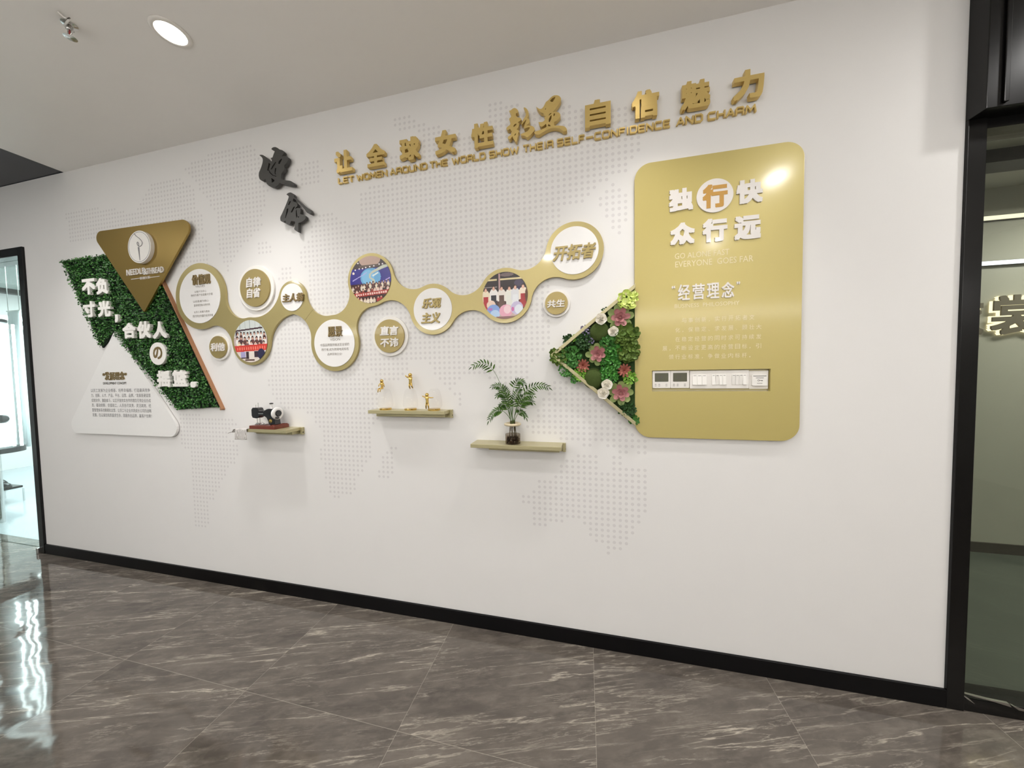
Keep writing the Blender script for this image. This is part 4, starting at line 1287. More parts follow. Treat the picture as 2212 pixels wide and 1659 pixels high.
STROKES = {  # square techno capitals on a unit box
    'L': [[(0, 1), (0, .06), (.06, 0), (1, 0)]], 'E': [[(1, 1), (.08, 1), (0, .92), (0, .08), (.08, 0), (1, 0)], [(.05, .5), (.9, .5)]],
    'T': [[(0, 1), (1, 1)], [(.5, 1), (.5, 0)]], 'W': [[(0, 1), (.24, 0), (.5, .75), (.76, 0), (1, 1)]],
    'O': [[(.18, 0), (.85, 0), (1, .18), (1, .82), (.82, 1), (.15, 1), (0, .82), (0, .18), (.18, 0)]],
    'M': [[(0, 0), (.12, 1), (.5, .25), (.88, 1), (1, 0)]], 'N': [[(0, 0), (0, 1), (1, 0), (1, 1)]],
    'A': [[(0, 0), (.5, 1), (1, 0)], [(.2, .34), (.8, .34)]], 'R': [[(0, 0), (0, .84), (.14, 1), (.86, 1), (1, .84), (1, .62), (.86, .45), (1, .3), (1, 0)], [(0, .45), (.86, .45)]],
    'U': [[(0, 1), (0, .16), (.14, 0), (.86, 0), (1, .16), (1, 1)]], 'D': [[(0, 0), (.8, 0), (1, .2), (1, .8), (.8, 1), (0, 1), (0, 0)]],
    'H': [[(0, 0), (0, 1)], [(1, 0), (1, 1)], [(0, .5), (1, .5)]],
    'S': [[(1, 1), (.12, 1), (0, .88), (0, .62), (.12, .5), (.88, .5), (1, .38), (1, .12), (.88, 0), (0, 0)]],
    'I': [[(.5, 0), (.5, 1)]], 'F': [[(1, 1), (.08, 1), (0, .92), (0, 0)], [(0, .5), (.85, .5)]],
    'C': [[(1, 1), (.15, 1), (0, .85), (0, .15), (.15, 0), (1, 0)]], '-': [[(0, .5), (1, .5)]]}
WIDTH = {'I': .25, 'W': 1.45, 'M': 1.35, 'O': 1.1, '-': 1.15, 'L': .9, 'E': .95, 'F': .9}
SW = 0.0033


def stroke_letter(ch, x0, z0, w, h, yb, yf):
    mb = MB()
    k = 0
    for ln in STROKES[ch]:
        p = [Vector((x0 + a * w, z0 + SW + b_ * (h - 2 * SW))) for a, b_ in ln]
        for a, b_ in zip(p, p[1:]):
            k += 1
            d = (b_ - a).normalized()
            sw = SW * (1 - .006 * k)
            n = Vector((-d.y, d.x)) * sw
            mb.prism([tuple(a - n - d * .0012), tuple(b_ - n + d * .0012), tuple(b_ + n + d * .0012), tuple(a + n - d * .0012)], [], yb + k * .00003, yf - k * .00004)
        for q in p[1:-1]:
            k += 1
            mb.prism([tuple(q + Vector((math.cos(t * math.pi / 4 + .39), math.sin(t * math.pi / 4 + .39))) * SW * (1.05 + .004 * k)) for t in range(8)], [], yb + k * .00003, yf - k * .00004)
    return mb


ORD = ['first', 'second', 'third', 'fourth', 'fifth', 'sixth', 'seventh', 'eighth', 'ninth', 'tenth', 'eleventh', 'twelfth', 'thirteenth', 'fourteenth', 'fifteenth']
for word, xa, xb in (('LET', (-1.4625,2.6637)[0], (-1.3583,2.6648)[0]), ('WOMEN', (-1.3324,2.6651)[0], (-1.1311,2.6671)[0]), ('AROUND', (-1.1051,2.6674)[0], (-0.8736,2.6697)[0]), ('THE', (-0.852,2.67)[0], (-0.7472,2.671)[0]), ('WORLD', (-0.7165,2.6713)[0], (-0.5255,2.6733)[0]), ('SHOW', (-0.4992,2.6736)[0], (-0.3396,2.6752)[0]), ('THEIR', (-0.3108,2.6755)[0], (-0.1552,2.6771)[0]), ('SELF-CONFIDENCE', (-0.1313,2.6773)[0], (0.4059,2.6828)[0]), ('AND', (0.4385,2.6831)[0], (0.5474,2.6843)[0]), ('CHARM', (0.5739,2.6845)[0], (0.7671,2.6865)[0])):
    gap = .34
    tot = sum(WIDTH.get(c, 1) for c in word) + gap * (len(word) - 1)
    u = (xb - xa) / tot
    x = xa
    for i, ch in enumerate(word):
        w = WIDTH.get(ch, 1) * u
        o = obj('gold_letter', stroke_letter(ch, x, 2.663, w, 0.037, -.002, -.013), M['letter'])
        tag(o, ('small gold hyphen' if ch == '-' else 'small gold letter ' + ch) + ', ' + ORD[i] + ' sign of the word ' + word + ' on the wall', 'letter', 'small gold English letters')
        x += w + gap * u

# ================================================================== tall gold panel on the right
P0, P1, PB_, PT_ = 0.245, 0.956, 1.156, 2.505
t = thing('gold_message_panel', 'tall gold rounded panel with silver characters, right of the flower box', 'sign', (0.6, 0, PB_))
HOLE = [(0.326, 1.388), (0.838, 1.388), (0.838, 1.492), (0.326, 1.492)]
pan = round_poly([(P0, PB_), (P1, PB_), (P1, PT_), (P0, PT_)], [.075, .075, .075, .075], 12)
obj('panel_body', MB().prism(pan, [HOLE], -.001, -.020), M['panel'], t, bevel=.0015)
obj('recess_back', MB().box(.327, .837, -.0012, -.0004, 1.389, 1.491), M['shelf'], t)
yb, yf = -.020, -.0255
for ch, box in (('独', (0.4531,2.3077,0.1075,0.1055)), ('快', (0.741,2.3067,0.1071,0.1069)), ('众', (0.4606,2.1476,0.1088,0.1044)),
                ('行', (0.5997,2.1485,0.1054,0.109)), ('远', (0.7352,2.1451,0.1081,0.109))):
    letter('raised_letter', ch, box, yb, yf, M['silver'], t, off=.05)
bx_ = (0.5983,2.3071,0.1459,0.1549)
o = obj('round_badge', MB().prism(circle(bx_[0], bx_[1], bx_[3] / 2, 64), [], yb, yf), M['silver'], t, bevel=.001)
letter('badge_letter', '行', (0.5987,2.3053,0.1054,0.109), yf, yf - .0008, M['caramel'], o, off=.045, label='caramel gold character on the white badge')
for ch, box in (('经', (0.4687,1.8682,0.053,0.0758)), ('营', (0.5322,1.8674,0.0532,0.0751)), ('理', (0.595,1.8671,0.0532,0.0734)),
                ('念', (0.6573,1.8663,0.0527,0.0727)), ('“', (0.4219,1.896,0.0155,0.0134)), ('”', (0.7005,1.8948,0.0143,0.0129))):
    letter('title_letter', ch, box, yb, -.024, M['silver'], t, off=.022)
rows = [('GO ALONE FAST', (0.5455,2.0438,0.2346,0.0267)), ('EVERYONE  GOES FAR', (0.5961,2.0044,0.3314,0.0284)),
        ('BUSINESS  PHILOSOPHY', (0.568,1.8039,0.2788,0.019))]
PARA = [('　　与事创新，实行开拓者文', (1690, 790)), ('　化，保稳定、求发展、顾壮大', (1815, 960)), ('　　在稳定经营的同时求可持续发', (1815, 1135)),
        ('　展，不断设定更高的经营目标，引', (1690, 1305)), ('领行业标准，争做业内标杆！', (1555, 1470))]
PZ = [(0.7579,1.7334)[1], (0.7868,1.6881)[1], (0.7873,1.643)[1],
      (0.7594,1.6)[1], (0.7289,1.5579)[1]]
XA, XB = (0.4134,1.5639)[0], (0.7875,1.643)[0]
for (s, _p), z in zip(PARA, PZ):
    start = 0 if len(s) <= 14 else 13 - (len(s) - 1)
    for i, ch in enumerate(s):
        if ch != '　':
            k = start + i
            x = XA + (XB - XA) * k / 13
            small = ch in '，、！'
            rows.append((ch, (x - (.006 if small else 0), z - (.008 if small else 0), .006 if small else .021, .006 if small else .023)))
printed('printed_text', rows, M['inkpale'], t, -.0204)

# switches and controllers let into the panel's window
def base_plate(name, x0, x1, z0, z1, lab, cat, yf_=-.014):
    t_ = thing(name, lab, cat, ((x0 + x1) / 2, -.002, z0))
    obj('plate', MB().prism(round_poly([(x0, z0), (x1, z0), (x1, z1), (x0, z1)], .003, 4), [], -.002, yf_), M['plastic'], t_, bevel=.001)
    return t_


for x0, lab, dig in ((.3295, 'left thermostat with a dark display showing 24', '24'), (.4135, 'right thermostat with a dark display showing 23, beside the switches', '23')):
    t = base_plate('thermostat', x0, x0 + .083, 1.4045, 1.489, lab, 'thermostat')
    t['group'] = 'thermostats in the gold panel'
    o = obj('display', MB().prism(round_poly([(x0 + .010, 1.436), (x0 + .073, 1.436), (x0 + .073, 1.479), (x0 + .010, 1.479)], .002, 3), [], -.014, -.0146), M['lcd'], t)
    printed('digits', [(dig, (x0 + .036, 1.459, .020, .015))], M['mark'], o, -.0148)
    mb = MB()
    for q in (.014, .031, .064):
        for zz in (1.415, 1.423):
            mb.box(x0 + q - .004, x0 + q + .004, -.0143, -.014, zz - .001, zz + .001)
    obj('button_marks', mb, M['mark'], t)
t = base_plate('switch_plate', .4995, .7525, 1.4015, 1.4875, 'long white plate of rocker switches between thermostats and card switch', 'light switch')
for g, (xa, xb, n) in enumerate(((.510, .573, 3), (.595, .657, 4), (.680, .742, 4))):
    for i in range(n):
        w = (xb - xa) / n
        pushed = (g == 1 and i == 1) or (g == 2 and i < 3)
        d0, d1_ = (-.0155, -.0200) if pushed else (-.0195, -.0160)
        x0, x1 = xa + i * w + .0004, xa + (i + 1) * w - .0004
        mb = MB().add([(x0, -.012, 1.419), (x1, -.012, 1.419), (x1, -.012, 1.468), (x0, -.012, 1.468), (x0, d0, 1.419), (x1, d0, 1.419), (x1, d1_, 1.468), (x0, d1_, 1.468)],
                      [(4, 5, 6, 7), (0, 1, 5, 4), (1, 2, 6, 5), (2, 3, 7, 6), (3, 0, 4, 7), (3, 2, 1, 0)])
        o = obj('rocker', mb, M['rocker'], t, bevel=.0006)
        zc, yy = 1.464, (d0 * .08 + d1_ * .92) - .0003
        obj('rocker_mark', MB().box(x0 + w * .2, x1 - w * .2, yy - .0002, yy + .0004, zc - .0008, zc + .0008), M['mark'], o)
t = base_plate('card_switch', .7555, .8345, 1.3985, 1.484, 'white key card switch at the right end of the panel window', 'card switch', -.008)
obj('card_holder', MB().prism(round_poly([(.765, 1.4135), (.827, 1.4135), (.827, 1.4655), (.765, 1.4655)], .004, 4), [], -.008, -.017), M['rocker'], t, bevel=.0015)
mb = MB().box(.769, .8225, -.0174, -.017, 1.458, 1.4605)
mb.box(.780, .812, -.0174, -.017, 1.449, 1.451)
mb.prism(circle(.791, 1.4385, .0042, 20), [circle(.791, 1.4385, .0026, 20)], -.017, -.0174)
mb.box(.795, .808, -.0174, -.017, 1.4375, 1.4395)
mb.box(.803, .8045, -.0174, -.017, 1.435, 1.4375)
mb.box(.806, .8075, -.0174, -.017, 1.435, 1.4375)
mb.box(.785, .807, -.0174, -.017, 1.424, 1.4258)
obj('key_symbol', mb, M['mark'], t)

# ================================================================== triangular flower box
TR = [(-0.1787,1.5819),(0.2424,1.9213),(0.2415,1.2155)]
TD = .05
tw = .017
apex, top_, bot_ = [Vector(p) for p in TR]
top_.x = bot_.x = P0 - .001
t = thing('flower_box', 'triangular gold wall box filled with artificial flowers, left of the gold panel', 'planter', (.1, 0, bot_.y))
ua, ub = (top_ - apex).normalized(), (bot_ - apex).normalized()
na, nb = Vector((ua.y, -ua.x)), Vector((-ub.y, ub.x))
half = ua.angle(ub) / 2
ain = apex + (ua + ub).normalized() * (tw / math.sin(half))
tin = Vector((top_.x, top_.y - tw / math.cos(math.atan2(ua.y, ua.x)) * 1.0))
bin_ = Vector((bot_.x, bot_.y + tw / math.cos(math.atan2(-ub.y, ub.x)) * 1.0))
obj('box_frame', MB().prism([tuple(apex), tuple(bot_), tuple(bin_), tuple(ain), tuple(tin), tuple(top_)], [], -.001, -TD), M['shelf'], t, bevel=.0015)
obj('moss_bed', MB().prism([tuple(ain), tuple(bin_), tuple(tin)], [], -.001, -.024), M['soil'], t)
FP = lambda x, y: (x, y)


PETAL = [(0, .22), (.25, .62), (.55, 1.0), (.80, .94), (.94, .66), (1.0, .30)]
ROSE = [(0, .4), (.3, .85), (.6, 1.0), (.85, .92), (1.0, .62)]


def petal(mb, c, d, n, length, width, cup=.25, prof=PETAL):
    """one spoon-shaped petal that starts at c, runs along d and faces n"""
    d = d.normalized()
    n = (n - d * n.dot(d)).normalized()
    s = d.cross(n)
    v, fs = [], []
    for u, w in prof:
        for k in (-1, 0, 1):
            v.append(c + d * (u * length) + s * (k * w * width * .5) + n * (abs(k) * cup * width * .5 + cup * length * .5 * u * u))
    for i in range(len(prof) - 1):
        for k in (0, 1):
            fs.append((i * 3 + k, i * 3 + k + 1, i * 3 + k + 4, i * 3 + k + 3))
    mb.add(v, fs)


OUT = Vector((0, -1, 0))
rf = random.Random(21)


def ring(mb, c, n, length, width, lift, ph, cup=.25, y=0, prof=PETAL):
    for i in range(n):
        a = ph + 2 * math.pi * i / n + rf.uniform(-.08, .08)
        r = Vector((math.cos(a), 0, math.sin(a)))
        petal(mb, c + OUT * y, r * math.cos(lift) + OUT * math.sin(lift), OUT * math.cos(lift) - r * math.sin(lift), length * rf.uniform(.92, 1.06), width, cup, prof)


def succulent(p, r, label):
    c = Vector((p[0], -.030, p[1]))
    t = thing('succulent', label, 'artificial succulent', c, 'large pink succulents in the flower box')
    mb = MB()
    ring(mb, c, 8, r * 1.08, r * .60, .10, rf.uniform(0, 1), .2)
    o = obj('green_outer_petals', mb, M['pinkgreen'], t, smooth=True, flat_normals=False)
    o['label'] = 'green outer petals'
    mb = MB()
    ring(mb, c, 6, r * .82, r * .46, .30, rf.uniform(0, 1), .28, .010)
    ring(mb, c, 5, r * .55, r * .36, .60, rf.uniform(0, 1), .3, .016)
    ring(mb, c, 4, r * .32, r * .24, .95, rf.uniform(0, 1), .35, .022)
    mb.sphere((c.x, c.y - .026, c.z), r * .10)
    obj('pink_inner_petals', mb, M['pink'], t, smooth=True, flat_normals=False)


def coralflower(p, r, label):
    c = Vector((p[0], -.034, p[1]))
    t = thing('coral_flower', label, 'artificial flower', c, 'small coral flowers in the flower box')
    mb = MB()
    ring(mb, c, 11, r, r * .28, .25, 0, .3)
    ring(mb, c, 9, r * .8, r * .26, .6, .3, .3, .006)
    ring(mb, c, 7, r * .6, r * .24, 1.0, .1, .3, .010)
    obj('petals', mb, M['coral'], t, smooth=True, flat_normals=False)
    obj('calyx', MB().lathe([(1e-7, -.012), (r * .35, -.006), (r * .2, .006)], c.x, c.y, c.z, 10, 'y'), M['f_dark'], t, smooth=True)


def rose(p, r, label):
    c = Vector((p[0], -.048, p[1]))
    t = thing('rose', label, 'artificial rose', c, 'cream roses in the flower box')
    mb = MB()
    r *= 1.12
    ring(mb, c, 5, r * 1.0, r * 1.35, .30, rf.uniform(0, 1), .22, 0, ROSE)
    ring(mb, c, 5, r * .82, r * 1.15, .55, rf.uniform(0, 1), .25, .006, ROSE)
    ring(mb, c, 4, r * .64, r * .95, .80, rf.uniform(0, 1), .3, .011, ROSE)
    ring(mb, c, 4, r * .46, r * .70, 1.05, rf.uniform(0, 1), .4, .015, ROSE)
    ring(mb, c, 3, r * .32, r * .45, 1.3, rf.uniform(0, 1), .6, .018, ROSE)
    mb.sphere((c.x, c.y - .016, c.z), r * .30, 1, .8, 1, 12, 8)
    obj('petals', mb, M['rose'], t, smooth=True, flat_normals=False)
    mb = MB()
    ring(mb, c, 5, r * .7, r * .3, -.05, 0, .1, -.006)
    obj('sepals', mb, M['f_mid'], t, flat_normals=False)


def foliage(p, r, m, label, n=70, leaf=.016, aspect=.9, name='foliage_sprig', depth=1.0, cup=.3, stems=True, group='foliage in the flower box'):
    c = Vector((p[0], -.026, p[1]))
    t = thing(name, label, 'artificial foliage', c, group)
    mb, ms = MB(), MB()
    for i in range(n):
        a, u = rf.uniform(0, 2 * math.pi), math.sqrt(rf.random())
        q = c + Vector((math.cos(a) * u * r, -rf.uniform(.3, 1.0) * math.sqrt(max(.05, 1 - u * u * .8)) * r * .55 * depth - .004, math.sin(a) * u * r))
        b0 = a + rf.gauss(0, .6) + (rf.uniform(0, 6.28) if u < .45 else 0)
        d = Vector((math.cos(b0), -rf.uniform(.05, .5), math.sin(b0)))
        q -= Vector((d.x, 0, d.z)) * leaf * .4
        nn = Vector((rf.gauss(0, .4), -1, rf.gauss(.3, .4)))
        ln = leaf * rf.uniform(.75, 1.2)
        petal(mb, q, d, nn, ln, ln * aspect, cup)
        if stems and i % 3 == 0:
            ms.tube([(c.x + (q.x - c.x) * .3, -.02, c.z + (q.z - c.z) * .3), tuple(q)], .0009, 4)
    obj('leaves', mb, m, t, flat_normals=False)
    if stems:
        obj('stems', ms, M['stem'], t, flat_normals=False)


K = 1 / 2150.0
succulent((0.1709,1.7585), 136 * K, 'large pink succulent with green outer petals, uppermost of the three, under the lime blossom')
succulent((0.0636,1.5806), 118 * K, 'large pink succulent in the middle of the flower box')
succulent((0.1733,1.3831), 126 * K, 'large pink succulent lowest in the flower box, beside two cream roses')
coralflower((-0.0097,1.5243), 82 * K, 'small coral many-petalled flower on the left of the flower box')
coralflower((0.192,1.4959), 82 * K, 'small coral many-petalled flower against the gold panel')
rose((0.0799,1.7535), 58 * K, 'cream rose at the upper slanted edge of the flower box')
rose((0.1378,1.6904), 52 * K, 'cream rose under the uppermost pink succulent')
rose((0.1062,1.4256), 54 * K, 'upper cream rose of the touching pair low in the box')
rose((0.0891,1.3839), 60 * K, 'lower cream rose of the touching pair low in the box')
for p, r, lb in (((0.0715,1.6943), 108 * K, 'upper dark green moss ball in the flower box'), ((0.0414,1.4559), 116 * K, 'lower dark green moss ball in the flower box')):
    mb = MB().sphere((p[0], -.030, p[1]), r, 1, .55, 1, 36, 20)
    tag(obj('moss_ball', mb, M['mossball'], smooth=True, weld=True), lb, 'moss ball', 'moss balls in the flower box')
foliage((0.208,1.8446), 96 * K, M['lime'], 'yellow-green hydrangea blossom at the top corner of the flower box', 80, .020, 1.1, 'hydrangea', 1.1, .2, group='')
foliage((0.0045,1.7054), 62 * K, M['lilac'], 'upper tuft of small lilac flowers by the upper slanted edge', 60, .009, .8, 'lilac_flower', 1.2, .4, group='lilac flower tufts')
foliage((0.0251,1.6546), 50 * K, M['lilac'], 'lower tuft of small lilac flowers left of the upper moss ball', 40, .009, .8, 'lilac_flower', 1.2, .4, group='lilac flower tufts')
for q, r, m_, lb, n, lf, asp in (
        ((-0.1334,1.5757), 92, 'f_olive', 'olive clover foliage at the left tip of the flower box', 60, .018, 1.1),
        ((-0.0707,1.5683), 112, 'f_mid', 'mid green round-leaved foliage right of the left tip', 110, .013, .9),
        ((-0.0848,1.6588), 58, 'f_dark', 'dark foliage sticking out over the upper edge near the left tip', 45, .013, .7),
        ((-0.0465,1.663), 42, 'f_lime', 'lime foliage tuft next to the lilac flowers', 40, .010, .7),
        ((-0.0051,1.6473), 88, 'f_dark', 'dark green foliage under the lilac flowers', 90, .013, .8),
        ((0.1006,1.7989), 32, 'f_dark', 'tiny dark sprig above the topmost cream rose', 20, .011, .7),
        ((0.202,1.6693), 110, 'f_olive', 'upper olive leafy foliage against the gold panel', 70, .024, 1.1),
        ((0.2096,1.5893), 100, 'f_olive', 'lower olive leafy foliage against the gold panel', 70, .022, 1.1),
        ((0.1221,1.6426), 84, 'f_mid', 'mid green foliage under the second cream rose', 60, .016, .9),
        ((0.1462,1.5958), 92, 'f_bright', 'upper bright green foliage right of the middle succulent', 95, .013, .85),
        ((0.1216,1.5318), 100, 'f_bright', 'bright green foliage in the centre of the flower box', 105, .013, .85),
        ((0.1133,1.4717), 98, 'f_bright', 'lower bright green foliage right of the lower moss ball', 105, .013, .85),
        ((-0.023,1.4782), 74, 'f_lime', 'light green foliage below the left coral flower', 70, .012, .85),
        ((-0.101,1.5008), 70, 'f_mid', 'foliage hanging over the lower edge near the left tip', 50, .013, .9),
        ((-0.053,1.4558), 42, 'f_mid', 'small sprig hanging over the lower edge below the lime leaves', 24, .013, .9),
        ((0.2189,1.4565), 66, 'f_lime', 'spiky yellow-green sprig between coral flower and lowest succulent', 45, .018, .45),
        ((0.2046,1.2976), 84, 'f_dark', 'dark foliage in the bottom corner of the flower box', 85, .011, .8),
        ((0.2372,1.2449), 50, 'f_mid', 'trailing sprig at the very bottom corner of the flower box', 45, .011, .8)):
    foliage(q, r * K * 1.06, M[m_], lb, int(n * 1.6), lf, asp)

# ================================================================== three shelves
def shelf(x0, x1, zt, dep, lab):
    t_ = thing('wall_shelf', lab, 'shelf', ((x0 + x1) / 2, 0, zt - .047), 'gold wall shelves')
    obj('shelf_board', MB().box(x0 + .012, x1 - .016, -dep, -.008, zt - .020, zt), M['shelf'], t_, bevel=.0012)
    mb = MB().box(x0 + .012, x1, -.008, -.0005, zt - .047, zt)
    mb.box(x1 - .016, x1, -.018, -.008, zt - .047, zt)
    obj('wall_bracket', mb, M['shelf'], t_, bevel=.001)
    obj('support_rail', MB().box(x0 + .10, x1 - .03, -dep * .55, -.008, zt - .040, zt - .020), M['shelf'], t_, bevel=.001)
    mb = MB().lathe([(.004, 0), (.004, .0008)], x1, -.0125, zt - .032, 14, 'x')
    obj('screw_hole', mb, M['hole'], t_)
    return t_


S1, S2, S3 = 1.157, 1.284, 1.111
shelf(-2.222, -1.802, S1, .118, 'left gold wall shelf carrying the toy sewing machine')
shelf(-1.268, -.751, S2, .085, 'middle gold wall shelf carrying three glass domes')
shelf(-.620, -.104, S3, .112, 'right gold wall shelf carrying the potted palm')

# ------------------------------------------------------------------ toy sewing machine
t = thing('sewing_machine', 'small black vintage sewing machine model on a red-brown wooden base', 'sewing machine', (-2.02, -.06, S1))
mb = MB().box(-2.112, -1.912, -.116, -.012, S1, S1 + .022)
o = obj('wooden_base', mb, M['wood'], t, bevel=.002)
mb = MB()
for a in ((-1.945, -1.917, -.110, -.104), (-1.945, -1.917, -.024, -.018), (-1.920, -1.915, -.110, -.018), (-1.945, -1.940, -.110, -.018)):
    mb.box(a[0], a[1], a[2], a[3], S1 + .0215, S1 + .027)
obj('base_moulding', mb, M['wood'], o, bevel=.001)
yc = -.066
body = [(-2.128, 1.226), (-2.128, 1.291), (-2.078, 1.291), (-2.070, 1.270), (-2.035, 1.266), (-1.998, 1.285), (-1.962, 1.284), (-1.946, 1.262), (-1.940, 1.200), (-1.936, S1 + .022),
        (-1.990, S1 + .022), (-1.996, 1.208), (-2.010, 1.230), (-2.036, 1.242), (-2.062, 1.240), (-2.074, 1.226), (-2.090, 1.220)]
obj('machine_body', MB().prism(smooth_loop(body, 1), [], yc + .019, yc - .019), M['enamel'], t, bevel=.005, seg=3)
hw = obj('hand_wheel', MB().lathe([(.012, -.004), (.036, -.004), (.0395, .002), (.0385, .010), (.030, .014), (.021, .013)], -1.946, yc, 1.254, 40, 'x'), M['white'], t, smooth=False)
obj('wheel_hub', MB().lathe([(.021, .010), (.021, .016), (.018, .019), (1e-7, .020)], -1.946, yc, 1.254, 32, 'x'), M['enamel'], hw)
obj('crank_handle', MB().tube([(-1.934, yc - .016, 1.228), (-1.912, yc - .018, 1.228)], [.0075, .0065], 12), M['enamel'], hw, smooth=True)
obj('thread_spool', MB().lathe([(.0095, .0), (.0075, .004), (.0075, .026), (.0095, .030)], -1.985, yc, 1.285, 20), M['white'], t)
obj('spool_cap', MB().lathe([(.011, .030), (.011, .035), (.005, .037)], -1.985, yc, 1.285, 20), M['enamel'], t)
for x in (-2.112, -2.094):
    obj('thread_pin', MB().tube([(x, yc, 1.288), (x, yc, 1.308 if x < -2.1 else 1.322)], .0018, 8), M['chrome'], t)
for x in (-2.106, -2.084):
    obj('needle_bar', MB().tube([(x, yc, 1.228), (x, yc, S1 + .030)], .0018, 8), M['chrome'], t)
mb = MB().box(-2.100, -2.020, yc - .022, yc + .02, S1 + .022, S1 + .027)
mb.box(-2.112, -2.096, yc - .007, yc + .007, S1 + .027, S1 + .032)
mb.tube([(-2.070, yc - .016, S1 + .03), (-2.045, yc - .02, S1 + .038), (-2.03, yc - .018, S1 + .03)], .004, 8)
obj('needle_plate', mb, M['chrome'], t, bevel=.0008)
obj('gold_emblem', MB().lathe([(1e-7, .022), (.012, .021), (.013, .018)], -1.975, yc, 1.206, 24, 'y'), M['brass'], t)
obj('chrome_trim', MB().box(-2.070, -2.030, yc - .0205, yc - .018, 1.251, 1.256), M['chrome'], t)


def drape(name, f, nu, nv, m):
    v = [f(i / nu, j / nv) for i in range(nu + 1) for j in range(nv + 1)]
    fs = [(i * (nv + 1) + j, (i + 1) * (nv + 1) + j, (i + 1) * (nv + 1) + j + 1, i * (nv + 1) + j + 1) for i in range(nu) for j in range(nv)]
    return MB().add(v, fs)


def cl(u, v_):
    # from the shelf top over the front edge, then hanging; ripples along the width
    x = -2.212 + .092 * u
    s = v_ * .125
    rip = .004 * math.sin(u * 9 + v_ * 2) * v_
    if s < .055:
        return (x, -.066 - s, S1 + .0015)
    return (x - .012 * (v_ - .44), -.1215 - .004 - rip, S1 + .0015 - (s - .055))


def cl2(u, v_):
    return (-2.212 - .082 * u, -.06 - .055 * v_ - .004 * math.sin(u * 7), S1 + .002 - .030 * u * u - .012 * v_ * u + .006 * math.sin(u * 11 + v_ * 4) * u)


mb = drape('cloth', cl, 16, 24, None)
m2 = drape('cloth', cl2, 14, 10, None)
mb.add(m2.v, m2.f)
o = obj('checked_cloth', mb, M['cloth'], smooth=True, flat_normals=False)
so = o.modifiers.new('thickness', 'SOLIDIFY')
so.thickness = .0012
tag(o, 'black and white checked net cloth hanging over the left shelf end', 'cloth')


# ------------------------------------------------------------------ gold figures with glass domes
def skin_figure(bones, name, parent, m):
    """small cast figure grown as one surface over a skeleton: {joint: (position, radius)} and bone list"""
    joints, links = bones
    names = list(joints)
    me = bpy.data.meshes.new('figure')
    me.from_pydata([joints[k][0] for k in names], [(names.index(a), names.index(b_)) for a, b_ in links], [])
    o = bpy.data.objects.new('figure', me)
    C.objects.link(o)
    sk = o.modifiers.new('skin', 'SKIN')
    for i, k in enumerate(names):
        r = joints[k][1]
        me.skin_vertices[0].data[i].radius = (r, r)
    me.skin_vertices[0].data[0].use_root = True
    sb = o.modifiers.new('sub', 'SUBSURF')
    sb.levels = 2
    sb.render_levels = 2
    dg = bpy.context.evaluated_depsgraph_get()
    ev = bpy.data.meshes.new_from_object(o.evaluated_get(dg))
    mb = MB()
    mb.add([tuple(v.co) for v in ev.vertices], [tuple(p.vertices) for p in ev.polygons])
    head = joints['head'][0]
    mb.sphere(head, joints['head'][1] * 1.55, 1, 1, 1.05, 18, 12)
    bpy.data.meshes.remove(ev)
    bpy.data.objects.remove(o)
    bpy.data.meshes.remove(me)
    return obj(name, mb, m, parent, smooth=True)


def figure(o, s, arms, legs):
    """skeleton of a little person; o = hip, s = height"""
    o = Vector(o)
    P = lambda x, y, z: tuple(o + Vector((x, y, z)) * s)
    j = {'hip': (P(0, 0, 0), .075 * s), 'waist': (P(0, 0, .13), .07 * s), 'chest': (P(0, 0, .27), .09 * s), 'neck': (P(0, 0, .37), .04 * s), 'head': (P(0, 0, .47), .075 * s)}
    l = [('hip', 'waist'), ('waist', 'chest'), ('chest', 'neck'), ('neck', 'head')]
    for sd, (e, h) in zip('lr', arms):
        sx = -1 if sd == 'l' else 1
        j['sh' + sd] = (P(sx * .10, 0, .33), .045 * s)
        j['el' + sd] = (P(*e), .035 * s)
        j['ha' + sd] = (P(*h), .032 * s)
        l += [('chest', 'sh' + sd), ('sh' + sd, 'el' + sd), ('el' + sd, 'ha' + sd)]
    for sd, (k, f) in zip('lr', legs):
        sx = -1 if sd == 'l' else 1
        j['hj' + sd] = (P(sx * .05, 0, -.04), .06 * s)
        j['kn' + sd] = (P(*k), .05 * s)
        j['fo' + sd] = (P(*f), .035 * s)
        l += [('hip', 'hj' + sd), ('hj' + sd, 'kn' + sd), ('kn' + sd, 'fo' + sd)]
    return j, l


